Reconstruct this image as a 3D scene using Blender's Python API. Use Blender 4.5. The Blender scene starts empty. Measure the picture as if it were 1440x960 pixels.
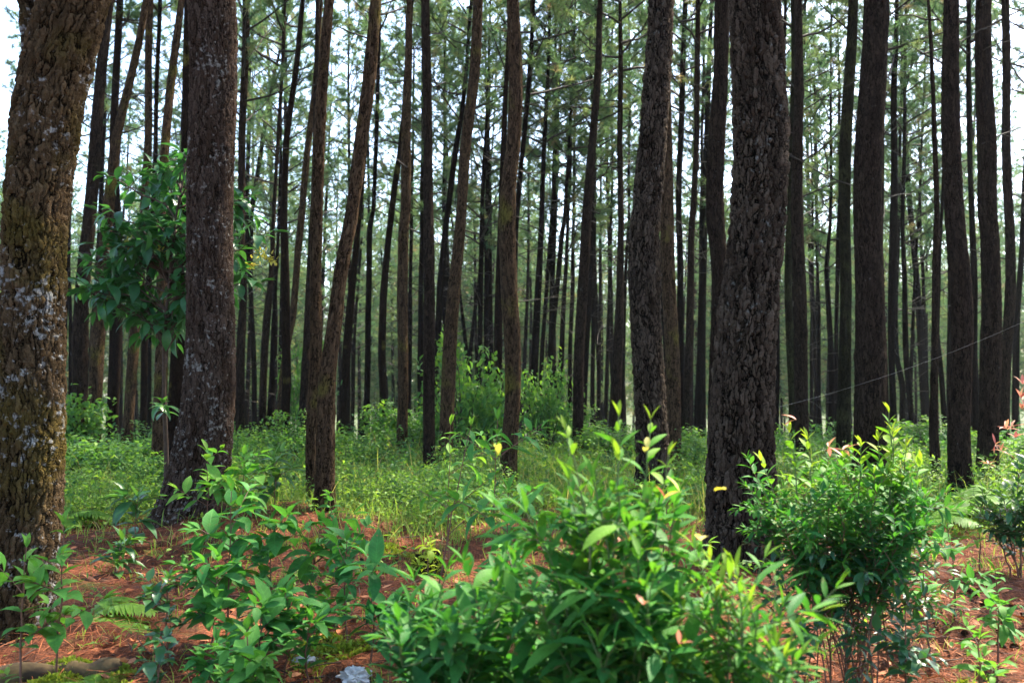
import bpy, math, random
import numpy as np
from mathutils import Vector, Matrix, Euler

scene = bpy.context.scene
R = math.radians
# ------------------------------------------------------------------ camera
CAM_H = 1.4
F = 1280.0                      # focal length in photograph pixels (1440 wide)
PITCH = math.atan(60 / F)       # horizon at y = 540
cam_data = bpy.data.cameras.new("camera")
cam = bpy.data.objects.new("camera", cam_data)
scene.collection.objects.link(cam)
cam.location = (0, 0, CAM_H)
cam.rotation_euler = (math.pi / 2 + PITCH, 0, 0)
cam_data.lens = 32.0
cam_data.sensor_width = 36.0
cam_data.clip_start = 0.05
cam_data.clip_end = 4000
cam_data.dof.use_dof = True
cam_data.dof.focus_distance = 6.5
cam_data.dof.aperture_fstop = 3.0
scene.camera = cam
# ------------------------------------------------------------------ light
SUN_AZ, SUN_EL = R(42), R(52)   # azimuth from the view direction towards the right
world = bpy.data.worlds.new("World")
scene.world = world
world.use_nodes = True
wn = world.node_tree.nodes
wl = world.node_tree.links
bgn = wn["Background"]
sky = wn.new("ShaderNodeTexSky")
sky.sky_type = 'NISHITA'
sky.sun_disc = False
sky.sun_elevation = SUN_EL
sky.sun_rotation = SUN_AZ
sky.air_density = 1.0
sky.dust_density = 1.6
sky.ozone_density = 1.0
wl.new(sky.outputs[0], bgn.inputs[0])
bgn.inputs[1].default_value = 0.15
sun_data = bpy.data.lights.new("sun", 'SUN')
sun_data.energy = 4.1
sun_data.angle = R(0.6)
sun_data.color = (1.0, 0.90, 0.74)
sun = bpy.data.objects.new("sun", sun_data)
scene.collection.objects.link(sun)
sv = Vector((math.sin(SUN_AZ) * math.cos(SUN_EL), math.cos(SUN_AZ) * math.cos(SUN_EL), math.sin(SUN_EL)))
sun.rotation_euler = sv.to_track_quat('Z', 'Y').to_euler()
sun.location = (20, 10, 40)
scene.view_settings.view_transform = 'Standard'
scene.view_settings.look = 'None'
scene.view_settings.gamma = 1.0
scene.view_settings.exposure = 2.38
scene.view_settings.use_curve_mapping = False
scene.render.engine = 'CYCLES'
cy = scene.cycles
cy.use_denoising = True
cy.max_bounces = 7
cy.diffuse_bounces = 4
cy.glossy_bounces = 2
cy.transmission_bounces = 5
cy.transparent_max_bounces = 4
cy.volume_bounces = 1
cy.caustics_reflective = False
cy.caustics_refractive = False
cy.sample_clamp_indirect = 6.0
HAZE = 0.0002

rng = np.random.default_rng(11)
random.seed(11)
C, S = np.cos, np.sin

# ------------------------------------------------------------------ pixel -> world
def ray(px, py):
    x = (px - 720) / F
    z = (480 - py) / F
    c, s = math.cos(PITCH), math.sin(PITCH)
    return np.array([x, c - z * s, z * c + s])
def at(px, py, Y):
    d = ray(px, py)
    return np.array([0, 0, CAM_H]) + d * (Y / d[1])
def ground(x, y):
    x = np.asarray(x, float); y = np.asarray(y, float)
    s = np.maximum(0, y - 17)
    t = 0.17 * s * s / (s + 14)
    z = -9 * (1 - np.exp(-t / 9))
    near = np.exp(-np.maximum(0, np.hypot(x, y) - 30) / 30)
    z = z + near * (0.035 * S(1.3 * x + .7) * C(1.1 * y) + 0.02 * S(3.1 * x + 1.7 * y) + 0.014 * S(5.3 * y - 4.1 * x + 1) + 0.008 * S(11 * x + 2) * S(9 * y))
    nr = np.exp(-np.maximum(0, y - 12) / 4)
    z = z + nr * (.010 * S(37 * x + 3 * S(21 * y)) * S(31 * y + 2 * S(17 * x)) + .034 * S(9 * x + 2.5 * S(7 * y)) * S(11 * y + 2 * S(5 * x + 1)) + .016 * S(17 * x - 2 * S(13 * y)) * S(19 * y + 3 * S(3 * x)))
    for (mx, my, a, r) in MOUNDS:
        z = z + a * np.exp(-((x - mx) ** 2 + (y - my) ** 2) / (r * r))
    return z
MOUNDS = []
def gp(px, Y):
    x = (px - 720) / F * (Y)  # near enough at the ground line
    for _ in range(3):
        z = float(ground(x, Y))
        d = ray(px, 540)
        x = d[0] * Y / d[1]
    return np.array([x, Y, z])
for (px, Y, a, r) in [(272, 8.6, .16, 1.0), (30, 5.1, .06, .7), (457, 9.0, .10, .8), (1037, 6.9, .06, .8), (660, 7.5, -.10, .9), (560, 8.2, .05, .5), (1300, 6.5, .06, 1.2)]:
    MOUNDS.append(((px - 720) / F * Y, Y, a, r))

# ------------------------------------------------------------------ mesh building
class MB:
    def __init__(s):
        s.v, s.f3, s.f4, s.m3, s.m4, s.t, s.uv, s.n = [], [], [], [], [], [], [], 0
    def add(s, v, f, mat=0, tint=None, uv=None):
        v = np.asarray(v, float).reshape(-1, 3); f = np.asarray(f, int)
        if len(f) == 0: return
        if f.shape[1] == 3: s.f3.append(f + s.n); s.m3.append(np.full(len(f), mat))
        else: s.f4.append(f + s.n); s.m4.append(np.full(len(f), mat))
        s.v.append(v)
        s.t.append(np.full(len(v), .5) if tint is None else np.broadcast_to(tint, (len(v),)).astype(float))
        s.uv.append(np.zeros((len(v), 3)) if uv is None else uv)
        s.n += len(v)
    def mesh(s, name, mats, smooth=True, origin=(0, 0, 0)):
        me = bpy.data.meshes.new(name)
        v = np.concatenate(s.v) - np.asarray(origin)
        f3 = np.concatenate(s.f3) if s.f3 else np.zeros((0, 3), int)
        f4 = np.concatenate(s.f4) if s.f4 else np.zeros((0, 4), int)
        me.vertices.add(len(v)); me.vertices.foreach_set("co", v.astype(np.float32).ravel())
        nl = f3.size + f4.size
        me.loops.add(nl); me.loops.foreach_set("vertex_index", np.concatenate([f3.ravel(), f4.ravel()]).astype(np.int32))
        st = np.concatenate([np.arange(len(f3)) * 3, f3.size + np.arange(len(f4)) * 4]).astype(np.int32)
        me.polygons.add(len(st)); me.polygons.foreach_set("loop_start", st)
        try:
            me.polygons.foreach_set("loop_total", np.concatenate([np.full(len(f3), 3), np.full(len(f4), 4)]).astype(np.int32))
        except Exception: pass
        mi = np.concatenate([np.concatenate(s.m3) if s.m3 else np.zeros(0, int), np.concatenate(s.m4) if s.m4 else np.zeros(0, int)])
        me.polygons.foreach_set("material_index", mi.astype(np.int32))
        me.polygons.foreach_set("use_smooth", np.full(len(st), smooth))
        a = me.attributes.new("tint", 'FLOAT', 'POINT'); a.data.foreach_set("value", np.concatenate(s.t).astype(np.float32))
        a = me.attributes.new("co2", 'FLOAT_VECTOR', 'POINT'); a.data.foreach_set("vector", np.concatenate(s.uv).astype(np.float32).ravel())
        me.update(calc_edges=True)
        for m in mats: me.materials.append(m)
        return me
    def build(s, name, mats, parent=None, origin=(0, 0, 0), smooth=True):
        o = bpy.data.objects.new(name, s.mesh(name, mats, smooth, origin))
        scene.collection.objects.link(o)
        if parent is not None: o.parent = parent
        else: o.location = origin
        return o

def norm(a):
    a = np.asarray(a, float)
    return a / (np.linalg.norm(a, axis=-1, keepdims=True) + 1e-9)

def tube(mb, P, r, sides=5, mat=0, tint=.5, cap=True):
    P = np.asarray(P, float); k = len(P)
    r = np.broadcast_to(r, (k,))
    T = norm(np.gradient(P, axis=0))
    ref = np.array([0, 0, 1.]) if abs(T[0][2]) < .9 else np.array([1., 0, 0])
    A = norm(np.cross(T, ref)); B = np.cross(T, A)
    th = np.arange(sides) / sides * 2 * math.pi
    V = P[:, None] + r[:, None, None] * (A[:, None] * C(th)[None, :, None] + B[:, None] * S(th)[None, :, None])
    i = np.arange(k - 1)[:, None] * sides; j = np.arange(sides)[None]; j2 = (j + 1) % sides
    f = np.stack([i + j, i + j2, i + sides + j2, i + sides + j], -1).reshape(-1, 4)
    s = np.concatenate([[0], np.cumsum(np.linalg.norm(np.diff(P, axis=0), axis=1))])
    uv = np.stack([np.broadcast_to(r[:, None] * C(th), (k, sides)), np.broadcast_to(r[:, None] * S(th), (k, sides)), np.broadcast_to(s[:, None], (k, sides))], -1).reshape(-1, 3)
    mb.add(V.reshape(-1, 3), f, mat, tint, uv)

PROF = {
    'ovate': ([0, .1, .28, .48, .68, .86, 1], [.04, .45, .93, 1, .72, .3, 0.0]),
    'lance': ([0, .12, .32, .5, .7, .87, 1], [.06, .42, .9, 1, .76, .36, 0.0]),
    'small': ([0, .3, .65, 1], [.1, .95, .8, 0.0]),
    'blade': ([0, .35, .7, 1], [.7, 1, .7, .05]),
}
class LV:
    """collects leaves, writes them in one go"""
    def __init__(s, prof='ovate'): s.prof = prof; s.rows = []
    def add(s, p, d, L, W, droop=.5, fold=.35, tint=.5, up=(0, 0, 1)):
        s.rows.append((*p, *d, *up, L, W, droop, fold, tint))
    def write(s, mb, mat=0):
        if not s.rows: return
        a = np.array(s.rows); n = len(a)
        leaf_array(mb, a[:, 0:3], a[:, 3:6], a[:, 6:9], a[:, 9], a[:, 10], a[:, 11], a[:, 12], a[:, 13], s.prof, mat)
def leaf_array(mb, P, D, U, L, W, droop, fold, tint, prof, mat=0):
    n = len(P)
    D = norm(D); Sd = norm(np.cross(D, U)); N = np.cross(Sd, D)
    st, w = map(np.array, PROF[prof]); k = len(st)
    dr = np.where(np.abs(droop) < .02, .02, droop)[:, None]
    al = S(dr * st) / dr; dn = -(1 - C(dr * st)) / dr
    mid = P[:, None] + L[:, None, None] * (al[..., None] * D[:, None] + dn[..., None] * N[:, None])
    nl = norm(S(dr * st)[..., None] * D[:, None] + C(dr * st)[..., None] * N[:, None])
    hw = (W / 2)[:, None] * w[None]
    wav = 1 + .0 * hw
    e1 = Sd[:, None] * (hw * C(fold)[:, None])[..., None]; e2 = nl * (hw * S(fold)[:, None])[..., None]
    V = np.stack([mid - e1 + e2, mid, mid + e1 + e2], 2)      # n,k,3,3
    base = (np.arange(n) * k * 3)[:, None, None]
    i = np.arange(k - 1)[None, :, None] * 3; c = np.arange(2)[None, None]
    f = np.stack([base + i + c, base + i + c + 1, base + i + c + 4, base + i + c + 3], -1).reshape(-1, 4)
    uv = np.zeros((n, k, 3, 3)); uv[..., 0] = np.array([-1, 0, 1])[None, None]; uv[..., 1] = st[None, :, None]; uv[..., 2] = np.asarray(tint)[:, None, None]
    mb.add(V.reshape(-1, 3), f, mat, np.repeat(tint, k * 3), uv.reshape(-1, 3))

# ------------------------------------------------------------------ materials
def newmat(name):
    m = bpy.data.materials.new(name); m.use_nodes = True
    nt = m.node_tree; nt.nodes.clear()
    return m, nt
def nd(nt, t, **kw):
    n = nt.nodes.new(t)
    for k, v in kw.items():
        if k.startswith('i_'):
            key = k[2:]; key = int(key) if key.isdigit() else key.replace('_', ' ')
            n.inputs[key].default_value = v
        else: setattr(n, k, v)
    return n
def ramp(nt, fac, stops, interp='LINEAR'):
    r = nt.nodes.new('ShaderNodeValToRGB'); r.color_ramp.interpolation = interp
    el = r.color_ramp.elements
    while len(el) > 1: el.remove(el[0])
    el[0].position = stops[0][0]; el[0].color = (*stops[0][1], 1) if len(stops[0][1]) == 3 else stops[0][1]
    for p, c in stops[1:]:
        e = el.new(p); e.color = (*c, 1)
    nt.links.new(fac, r.inputs[0]); return r.outputs[0]
def g(v): return (v, v, v)
def mix(nt, fac, a, b, mode='MIX'):
    n = nt.nodes.new('ShaderNodeMix'); n.data_type = 'RGBA'; n.blend_type = mode
    for s, v in ((0, fac), (6, a), (7, b)):
        if hasattr(v, 'is_linked'): nt.links.new(v, n.inputs[s])
        elif s == 0: n.inputs[0].default_value = v
        else: n.inputs[s].default_value = (*v, 1)
    return n.outputs[2]
def mth(nt, op, a, b=None, clamp=False):
    n = nt.nodes.new('ShaderNodeMath'); n.operation = op; n.use_clamp = clamp
    for s, v in ((0, a), (1, b)):
        if v is None: continue
        if hasattr(v, 'is_linked'): nt.links.new(v, n.inputs[s])
        else: n.inputs[s].default_value = v
    return n.outputs[0]

def leaf_mat(name, cols, trans=.35, rough=.42, veins=False, spec=.11, tcol=None):
    m, nt = newmat(name)
    at_ = nd(nt, 'ShaderNodeAttribute', attribute_name='tint')
    k = len(cols)
    col = ramp(nt, at_.outputs['Fac'], [(i / (k - 1), c) for i, c in enumerate(cols)])
    tc = nd(nt, 'ShaderNodeTexCoord')
    nz = nd(nt, 'ShaderNodeTexNoise', i_Scale=25.0, i_Detail=3.0)
    nt.links.new(tc.outputs['Object'], nz.inputs['Vector'])
    col = mix(nt, .35, col, ramp(nt, nz.outputs[0], [(.3, g(.55)), (.7, g(1.45))]), 'MULTIPLY')
    if veins:
        nz2 = nd(nt, 'ShaderNodeTexNoise', i_Scale=42.0, i_Detail=2.0); nt.links.new(tc.outputs['Object'], nz2.inputs['Vector'])
        nz3 = nd(nt, 'ShaderNodeTexNoise', i_Scale=5.0, i_Detail=1.0); nt.links.new(tc.outputs['Object'], nz3.inputs['Vector'])
        col = mix(nt, mth(nt, 'MULTIPLY', ramp(nt, nz2.outputs[0], [(.64, g(0)), (.68, g(.9))]), ramp(nt, nz3.outputs[0], [(.45, g(0)), (.6, g(1))])), col, (.14, .10, .035))
    bs = nd(nt, 'ShaderNodeBsdfPrincipled', i_Roughness=rough)
    bs.inputs['Specular IOR Level'].default_value = spec
    if veins:
        a2 = nd(nt, 'ShaderNodeAttribute', attribute_name='co2')
        sp = nd(nt, 'ShaderNodeSeparateXYZ'); nt.links.new(a2.outputs['Vector'], sp.inputs[0])
        ax = mth(nt, 'ABSOLUTE', sp.outputs[0])
        rib = ramp(nt, ax, [(0.0, g(1)), (.07, g(.0))])
        vv = mth(nt, 'SINE', mth(nt, 'MULTIPLY', mth(nt, 'SUBTRACT', sp.outputs[1], mth(nt, 'MULTIPLY', ax, .13)), 62.0))
        ven = ramp(nt, vv, [(.72, g(0)), (1, g(.45))])
        tot = mth(nt, 'MAXIMUM', rib, ven)
        col = mix(nt, mth(nt, 'MULTIPLY', tot, .5), col, mix(nt, 1.0, col, (1.9, 1.7, 1.8), 'MULTIPLY'))
        bp = nd(nt, 'ShaderNodeBump', i_Strength=.35, i_Distance=.004, invert=True)
        nt.links.new(tot, bp.inputs['Height']); nt.links.new(bp.outputs[0], bs.inputs['Normal'])
    nt.links.new(col, bs.inputs['Base Color'])
    tr = nd(nt, 'ShaderNodeBsdfTranslucent')
    nt.links.new(mix(nt, 1.0, col, tcol or (1.7, 1.75, .75), 'MULTIPLY'), tr.inputs[0])
    ms = nd(nt, 'ShaderNodeMixShader', i_0=trans)
    nt.links.new(bs.outputs[0], ms.inputs[1]); nt.links.new(tr.outputs[0], ms.inputs[2])
    out = nd(nt, 'ShaderNodeOutputMaterial'); nt.links.new(ms.outputs[0], out.inputs[0])
    return m

BK = .42
def bark_mat(name, plate, light, fissure, moss=(.10, .085, .02), moss_amt=0., lichen=0., lichen_col=(.45, .46, .43), scale=1.0, disp=0.0, rough=.9, plate_w=.55):
    """plated bark: stretched cells; co2 holds the unrolled trunk coordinates"""
    plate, light, fissure = (tuple(c * BK for c in q) for q in (plate, light, fissure))
    m, nt = newmat(name)
    a = nd(nt, 'ShaderNodeAttribute', attribute_name='co2')
    oi = nd(nt, 'ShaderNodeObjectInfo')
    ad = nd(nt, 'ShaderNodeVectorMath', operation='ADD'); nt.links.new(a.outputs['Vector'], ad.inputs[0])
    sc = nd(nt, 'ShaderNodeVectorMath', operation='SCALE'); sc.inputs[3].default_value = 17.0
    cb = nd(nt, 'ShaderNodeCombineXYZ'); nt.links.new(oi.outputs['Random'], cb.inputs[0]); nt.links.new(oi.outputs['Random'], cb.inputs[2])
    nt.links.new(cb.outputs[0], sc.inputs[0]); nt.links.new(sc.outputs[0], ad.inputs[1])
    vec = ad.outputs[0]
    # warp
    n0 = nd(nt, 'ShaderNodeTexNoise', i_Scale=11.0 * scale, i_Detail=4.0, i_Roughness=.6); nt.links.new(vec, n0.inputs['Vector'])
    w = nd(nt, 'ShaderNodeVectorMath', operation='MULTIPLY_ADD'); nt.links.new(n0.outputs[1], w.inputs[0]); w.inputs[1].default_value = (.075 / scale, .075 / scale, .13 / scale); nt.links.new(vec, w.inputs[2])
    mp = nd(nt, 'ShaderNodeMapping'); mp.inputs['Scale'].default_value = (36 * scale, 36 * scale, 8.5 * scale); nt.links.new(w.outputs[0], mp.inputs[0])
    vo = nd(nt, 'ShaderNodeTexVoronoi', feature='DISTANCE_TO_EDGE', i_Scale=1.0); nt.links.new(mp.outputs[0], vo.inputs['Vector'])
    vc = nd(nt, 'ShaderNodeTexVoronoi', feature='F1', i_Scale=1.0); nt.links.new(mp.outputs[0], vc.inputs['Vector'])
    mp2 = nd(nt, 'ShaderNodeMapping'); mp2.inputs['Scale'].default_value = (85 * scale, 85 * scale, 28 * scale); nt.links.new(w.outputs[0], mp2.inputs[0])
    n1 = nd(nt, 'ShaderNodeTexNoise', i_Scale=1.0, i_Detail=5.0, i_Roughness=.65); nt.links.new(mp2.outputs[0], n1.inputs['Vector'])
    cell = ramp(nt, vo.outputs['Distance'], [(0, g(0)), (.07, g(.08)), (.20, g(.75)), (.36, g(1))])
    mp3 = nd(nt, 'ShaderNodeMapping'); mp3.inputs['Scale'].default_value = (30 * scale, 30 * scale, 4.6 * scale); nt.links.new(w.outputs[0], mp3.inputs[0])
    n3 = nd(nt, 'ShaderNodeTexNoise', i_Scale=1.0, i_Detail=5.0, i_Roughness=.6, i_Distortion=.4); nt.links.new(mp3.outputs[0], n3.inputs['Vector'])
    rid = mth(nt, 'MULTIPLY', mth(nt, 'ABSOLUTE', mth(nt, 'SUBTRACT', n3.outputs[0], .5)), 7.0, True)
    cell = mth(nt, 'MULTIPLY', mth(nt, 'ADD', mth(nt, 'MULTIPLY', cell, plate_w), 1 - plate_w), ramp(nt, rid, [(0, g(.05 if plate_w < .7 else .45)), (.35, g(.7 if plate_w < .7 else .9)), (1, g(1))]))
    h = mth(nt, 'ADD', mth(nt, 'MULTIPLY', cell, .8), mth(nt, 'MULTIPLY', n1.outputs[0], .5))
    crnd = nd(nt, 'ShaderNodeSeparateXYZ'); nt.links.new(vc.outputs['Color'], crnd.inputs[0])
    h = mth(nt, 'ADD', h, mth(nt, 'MULTIPLY', crnd.outputs[0], .34))
    pl = mix(nt, crnd.outputs[1], plate, light)
    pl = mix(nt, .6, pl, ramp(nt, n1.outputs[0], [(.3, g(.5)), (.7, g(1.5))]), 'MULTIPLY')
    nb = nd(nt, 'ShaderNodeTexNoise', i_Scale=2.2, i_Detail=4.0); nt.links.new(vec, nb.inputs['Vector'])
    if moss_amt > 0:
        pl = mix(nt, ramp(nt, nb.outputs[0], [(max(0, .62 - moss_amt * .4), g(0)), (.72 - moss_amt * .3, g(.85))]), pl, moss)
    col = mix(nt, ramp(nt, h, [(.42, g(0)), (.80, g(1))]), fissure, pl)
    if lichen > 0:
        nl_ = nd(nt, 'ShaderNodeTexNoise', i_Scale=24.0, i_Detail=4.0, i_Roughness=.65); nt.links.new(vec, nl_.inputs['Vector'])
        nb2 = nd(nt, 'ShaderNodeTexNoise', i_Scale=2.7, i_Detail=2.0, i_Distortion=.3)
        mv = nd(nt, 'ShaderNodeMapping'); mv.inputs['Location'].default_value = (3, 7, 1); nt.links.new(vec, mv.inputs[0]); nt.links.new(mv.outputs[0], nb2.inputs['Vector'])
        s_ = mth(nt, 'ADD', mth(nt, 'MULTIPLY', nl_.outputs[0], .75), mth(nt, 'MULTIPLY', nb2.outputs[0], .42)); s_ = mth(nt, 'ADD', s_, .065)
        t0 = .86 - lichen * .16
        msk = ramp(nt, s_, [(t0, g(0)), (min(.99, t0 + .06), g(1))])
        msk = mth(nt, 'MULTIPLY', msk, ramp(nt, h, [(.45, g(0)), (.75, g(.9))]))
        col = mix(nt, msk, col, mix(nt, ramp(nt, n1.outputs[0], [(.3, g(0)), (.7, g(1))]), tuple(c * .55 for c in lichen_col), lichen_col))
    bs = nd(nt, 'ShaderNodeBsdfPrincipled', i_Roughness=rough); bs.inputs['Specular IOR Level'].default_value = .02
    nt.links.new(col, bs.inputs['Base Color'])
    out = nd(nt, 'ShaderNodeOutputMaterial')
    if disp > 0:
        dn = nd(nt, 'ShaderNodeDisplacement', i_Midlevel=.75, i_Scale=disp); nt.links.new(h, dn.inputs['Height'])
        nt.links.new(dn.outputs[0], out.inputs['Displacement'])
        m.displacement_method = 'BOTH'
    else:
        bp = nd(nt, 'ShaderNodeBump', i_Strength=.9, i_Distance=.02 / scale); nt.links.new(h, bp.inputs['Height']); nt.links.new(bp.outputs[0], bs.inputs['Normal'])
    nt.links.new(bs.outputs[0], out.inputs[0])
    return m

def simple_mat(name, c0, c1, scale=8, rough=.8, bump=.3, detail=4):
    m, nt = newmat(name)
    tc = nd(nt, 'ShaderNodeTexCoord'); nz = nd(nt, 'ShaderNodeTexNoise', i_Scale=float(scale), i_Detail=float(detail)); nt.links.new(tc.outputs['Object'], nz.inputs['Vector'])
    bs = nd(nt, 'ShaderNodeBsdfPrincipled', i_Roughness=rough); bs.inputs['Specular IOR Level'].default_value = .3
    nt.links.new(ramp(nt, nz.outputs[0], [(.35, c0), (.65, c1)]), bs.inputs['Base Color'])
    bp = nd(nt, 'ShaderNodeBump', i_Strength=bump, i_Distance=.01); nt.links.new(nz.outputs[0], bp.inputs['Height']); nt.links.new(bp.outputs[0], bs.inputs['Normal'])
    out = nd(nt, 'ShaderNodeOutputMaterial'); nt.links.new(bs.outputs[0], out.inputs[0])
    return m

M = {}
M['bark_mossy'] = bark_mat('bark_mossy', (.085, .055, .028), (.21, .14, .075), (.007, .005, .003), moss=(.070, .052, .013), moss_amt=.34, lichen=.78, lichen_col=(.30, .30, .285), scale=1.1, disp=.030, plate_w=.75)
M['bark_lichen'] = bark_mat('bark_lichen', (.07, .042, .027), (.17, .12, .09), (.007, .005, .004), moss_amt=0, lichen=.82, lichen_col=(.25, .24, .215), scale=1.05, disp=.028, plate_w=.72)
M['bark_plated'] = bark_mat('bark_plated', (.055, .038, .027), (.19, .145, .105), (.003, .0025, .002), moss_amt=0, lichen=.55, lichen_col=(.15, .16, .15), scale=.95, disp=.036, plate_w=.85)
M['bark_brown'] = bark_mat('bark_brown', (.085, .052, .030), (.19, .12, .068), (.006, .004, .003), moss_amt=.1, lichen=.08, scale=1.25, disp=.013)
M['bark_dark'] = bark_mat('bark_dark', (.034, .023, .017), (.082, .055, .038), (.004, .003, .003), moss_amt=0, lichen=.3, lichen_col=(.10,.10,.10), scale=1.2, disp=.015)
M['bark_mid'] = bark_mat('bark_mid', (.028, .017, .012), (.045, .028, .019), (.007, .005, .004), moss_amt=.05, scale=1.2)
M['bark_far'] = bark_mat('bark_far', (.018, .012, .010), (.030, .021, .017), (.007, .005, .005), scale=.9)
M['twig'] = simple_mat('twig', (.014, .010, .008), (.028, .020, .015), 30)
M['green_stem'] = simple_mat('green_stem', (.06, .10, .03), (.10, .13, .04), 20, .6)
M['red_stem'] = simple_mat('red_stem', (.10, .045, .03), (.14, .07, .04), 20, .6)
M['needles'] = leaf_mat('needles', [(.042, .092, .058), (.07, .125, .06), (.12, .165, .068), (.18, .13, .08)], .5, .55, tcol=(1.8, 1.9, 1.4))
M['leaf_bright'] = leaf_mat('leaf_bright', [(.020, .095, .026), (.034, .145, .026), (.085, .22, .024), (.24, .32, .035)], .30, .55, veins=True)
M['leaf_mid'] = leaf_mat('leaf_mid', [(.022, .105, .034), (.036, .15, .036), (.07, .21, .036), (.14, .27, .04)], .32, .55, veins=True)
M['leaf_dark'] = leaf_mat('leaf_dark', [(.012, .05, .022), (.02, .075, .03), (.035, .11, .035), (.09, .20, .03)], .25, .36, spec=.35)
M['twig_brown'] = simple_mat('twig_brown', (.035, .02, .013), (.06, .036, .022), 30)
M['leaf_glossy'] = leaf_mat('leaf_glossy', [(.018, .075, .03), (.03, .11, .038), (.06, .17, .04), (.12, .26, .04)], .35, .34, spec=.35)
M['log_wood'] = simple_mat('log_wood', (.035, .022, .012), (.11, .075, .03), 16, .95, .9, 8)
M['leaf_red'] = leaf_mat('leaf_red', [(.38, .10, .08), (.45, .20, .14), (.45, .28, .14)], .3, .4, tcol=(1.3, 1.1, 1.0))
M['leaf_maroon'] = leaf_mat('leaf_maroon', [(.10, .006, .02), (.16, .01, .03)], .3, .3, tcol=(1.6, 1, 1))
M['leaf_yellow'] = leaf_mat('leaf_yellow', [(.45, .38, .05), (.5, .45, .15)], .3, .5)
M['leaf_shrub'] = leaf_mat('leaf_shrub', [(.03, .09, .035), (.06, .15, .04), (.12, .22, .04), (.20, .30, .05)], .4, .5)
M['fern'] = leaf_mat('fern', [(.06, .16, .03), (.13, .27, .035), (.2, .33, .05)], .45, .5)
M['grass'] = leaf_mat('grass', [(.07, .15, .03), (.13, .23, .045), (.20, .27, .06), (.32, .27, .13)], .45, .6)
M['litter'] = leaf_mat('litter', [(.07, .019, .009), (.20, .056, .022), (.33, .11, .045), (.40, .19, .10)], .05, .7)
M['needles_far'] = leaf_mat('needles_far', [(.04, .085, .05), (.065, .115, .055), (.11, .15, .06), (.15, .12, .07)], .45, .6, tcol=(1.6, 1.7, 1.1))
M['moss'] = leaf_mat('moss', [(.08, .13, .015), (.17, .22, .025), (.25, .28, .04)], .3, .8)

# ------------------------------------------------------------------ tags
def tag(o, label=None, cat=None, group=None, kind=None):
    if label: o["label"] = label
    if cat: o["category"] = cat
    if group: o["group"] = group
    if kind: o["kind"] = kind
    return o
def empty(name, loc, label=None, cat=None, group=None):
    o = bpy.data.objects.new(name, None); scene.collection.objects.link(o)
    o.location = tuple(float(c) for c in loc); o.empty_display_size = .1
    return tag(o, label, cat, group)

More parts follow.
